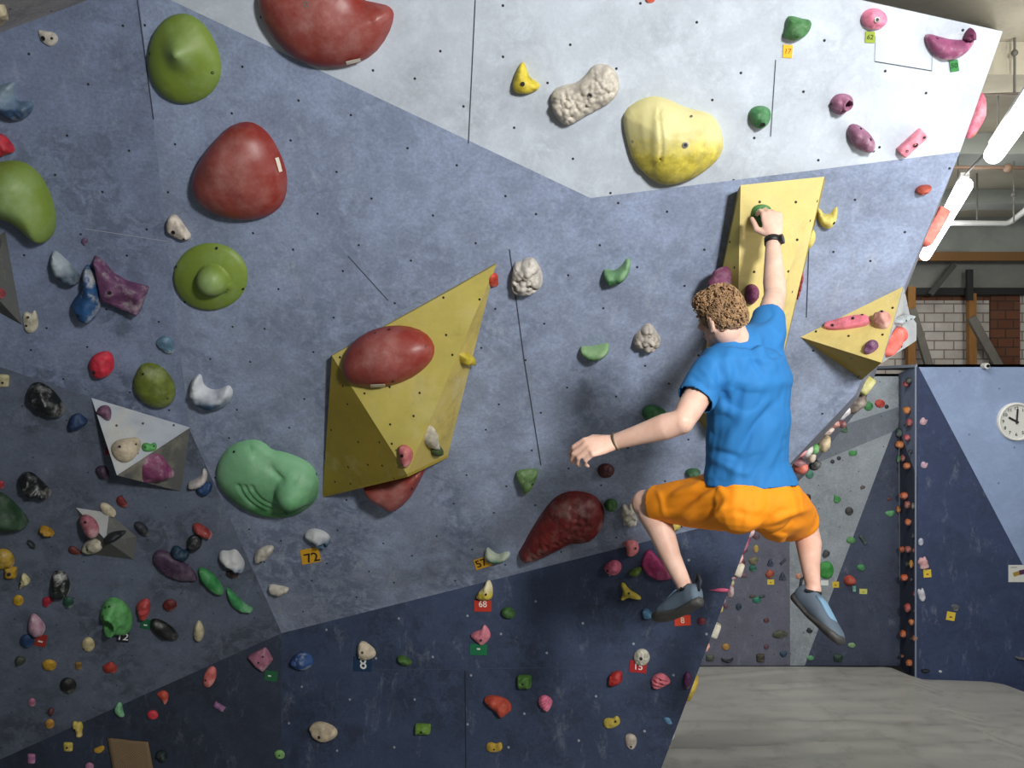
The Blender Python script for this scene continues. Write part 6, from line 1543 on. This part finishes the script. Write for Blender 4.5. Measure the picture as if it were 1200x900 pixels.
sp_ = MB()
sp_.loft([(PS(882, 616, 3.20), ax(XH)[0] * .10, ax(XH)[1] * .09), (PS(882, 604, 3.20), ax(XH)[0] * .150, ax(XH)[1] * .118), (pel, ax(XH)[0] * .160, ax(XH)[1] * .124), (PS(880, 560, 3.19), ax(XH)[0] * .151, ax(XH)[1] * .113), (PS(879, 547, 3.19), ax(XH)[0] * .142, ax(XH)[1] * .104)])
def trouser(h, k, f, r0, r1, r2, drop=Vector((0, 0, 0))):
    c = along(h, k, f) + drop; d = (k - h).normalized(); q = d.orthogonal().normalized(); w_ = d.cross(q)
    sp_.ball(h, r0)
    sp_.loft([(h, q * r0, w_ * r0), (along(h, k, f * .5, drop * .5), q * r1, w_ * r1), (c, q * r2, w_ * r2)]); return c, d, r2 * 1.35
k1 = trouser(hipL, knL, .86, .106, .088, .071, Vector((0, 0, -.004))); k2 = trouser(hipR, knR, .84, .108, .096, .083, Vector((-.012, 0, -.008)))
limb(sp_, [(PS(866, 592, 3.12), .098), (PS(874, 585, 3.13), .095)]); limb(sp_, [(PS(900, 590, 3.15), .10), (PS(892, 585, 3.15), .095)])
# loose hanging hem between the legs
sp_.loft([(PS(892, 605, 3.2), Vector((.06, .02, 0)), Vector((-.02, .07, 0))), (PS(903, 622, 3.26), Vector((.045, .03, 0)), Vector((-.02, .07, 0))), (PS(908, 632, 3.30), Vector((.02, .02, 0)), Vector((-.015, .055, 0)))])
mp_ = remesh(sp_, .0055, 5, .5)
PF = [((836, 570), (780, 600), 3.5, -.007), ((842, 575), (795, 604), 3.5, .008), ((846, 584), (812, 606), 3.5, -.008), ((850, 594), (830, 609), 3, .006), ((820, 566), (785, 585), 3, .006), ((805, 567), (776, 578), 3, -.005), ((832, 560), (850, 580), 3.5, .006), ((905, 620), (945, 607), 4, -.007), ((900, 612), (948, 596), 3.5, .007), ((912, 628), (940, 616), 3, .006), ((860, 600), (900, 608), 4, -.004), ((770, 575), (780, 603), 2.5, .004)]
mp_ = wrinkle(mp_, [folds_fn(PF), rnd(7, .003), rdg], [k1, k2])
shorts = pk('shorts', mp_, cloth_mat('orange_twill', (246, 148, 8))); so = shorts.modifiers.new('s', 'SOLIDIFY'); so.thickness = .003; so.offset = -1

# ------------------------------------------------------------------ shoes
def shoe(heel, toe, an):
    d = (toe - heel).normalized(); u = (an - heel); u = (u - d * u.dot(d)).normalized(); s = d.cross(u)
    L = .245; h0 = heel - d * .035
    m = MB()
    m.loft([(h0 + d * L * t + u * z, s * a, u * b_) for t, z, a, b_ in ((-.01, .012, .012, .018), (.03, .012, .026, .034), (.14, .014, .033, .042), (.28, .012, .035, .044), (.42, .004, .039, .040), (.58, -.004, .045, .034), (.74, -.010, .047, .028), (.88, -.015, .041, .022), (.97, -.018, .026, .015), (1.0, -.019, .010, .008))])
    meu = remesh(m, .006, 3, .5)
    up_ = pk('shoe', meu, flat_mat((92, 108, 124), .7))
    # rubber rand and sole, dark
    m = MB(); m.loft([(h0 + d * L * t + u * z, s * a, u * b_) for t, z, a, b_ in ((-.02, -.012, .014, .016), (.05, -.016, .030, .016), (.2, -.022, .036, .012), (.4, -.028, .038, .012), (.6, -.026, .049, .014), (.76, -.022, .052, .022), (.9, -.022, .046, .021), (1.0, -.024, .028, .016), (1.025, -.024, .01, .008))])
    so_ = pk('sole', remesh(m, .006, 3, .5), flat_mat((66, 66, 66), .6), par=up_); so_['label'] = 'dark grey rubber sole and toe rand'
    m = MB(); m.tube([h0 + d * .05 + u * .034 + s * .035, h0 + d * .075 + u * .055, h0 + d * .05 + u * .034 - s * .035, h0 + d * .01 + u * .03, h0 + d * .05 + u * .034 + s * .035], .006, 8)
    pk('strap', m.mesh(), flat_mat((30, 34, 42), .7), par=up_)
    m = MB(); m.tube([h0 + u * .02, h0 - d * .018 + u * .05, h0 - d * .01 + u * .075, h0 + d * .008 + u * .05], .0055, 8)
    pk('pull_loop', m.mesh(), flat_mat((40, 44, 50), .7), par=up_)
    m = MB(); m.loft([(h0 + d * L * q + u * (z), s * .026, u * .010) for q, z in ((.34, .040), (.45, .036), (.58, .024), (.70, .013), (.76, .006))]); pk('tongue', m.mesh(), flat_mat((124, 164, 194), .7), par=up_)
shoe(heelL, toeL, anL); shoe(heelR, toeR, anR)

# ------------------------------------------------------------------ wristwatch and wristband
def band(c, d, r, w, name, m, par=None):
    d = d.normalized(); q = d.orthogonal().normalized(); w_ = d.cross(q); n = 28; v = []; f = []
    for o_, rr in ((-w / 2, r), (w / 2, r), (w / 2, r + .003), (-w / 2, r + .003)):
        for k in range(n): a = 6.28318 * k / n; v.append(c + d * o_ + (q * math.cos(a) + w_ * math.sin(a)) * rr)
    for i in range(4):
        for k in range(n): f.append([i*n + k, i*n + (k+1) % n, ((i+1) % 4)*n + (k+1) % n, ((i+1) % 4)*n + k])
    return pk(name, pydata(v, f), m, True, par)
dW = (wrR - elR).normalized(); cW = along(elR, wrR, .97)
wt = band(cW, dW, .0285, .024, 'wristwatch', flat_mat((24, 24, 26), .5))
sd_ = Vector((.8, -.6, 0)); sd_ = (sd_ - dW * sd_.dot(dW)).normalized()
m = MB(); m.tube([cW + sd_ * .025, cW + sd_ * .040], .019, 20); pk('watch_case', m.mesh(), flat_mat((30, 30, 34), .35), False, wt)
m = MB(); m.tube([cW + sd_ * .0401, cW + sd_ * .0408], .0145, 20); pk('watch_face', m.mesh(), flat_mat((64, 66, 72), .25), False, wt)
band(along(elL, wrL, .97), wrL - elL, .0275, .006, 'wristband', flat_mat((92, 84, 66), .8))
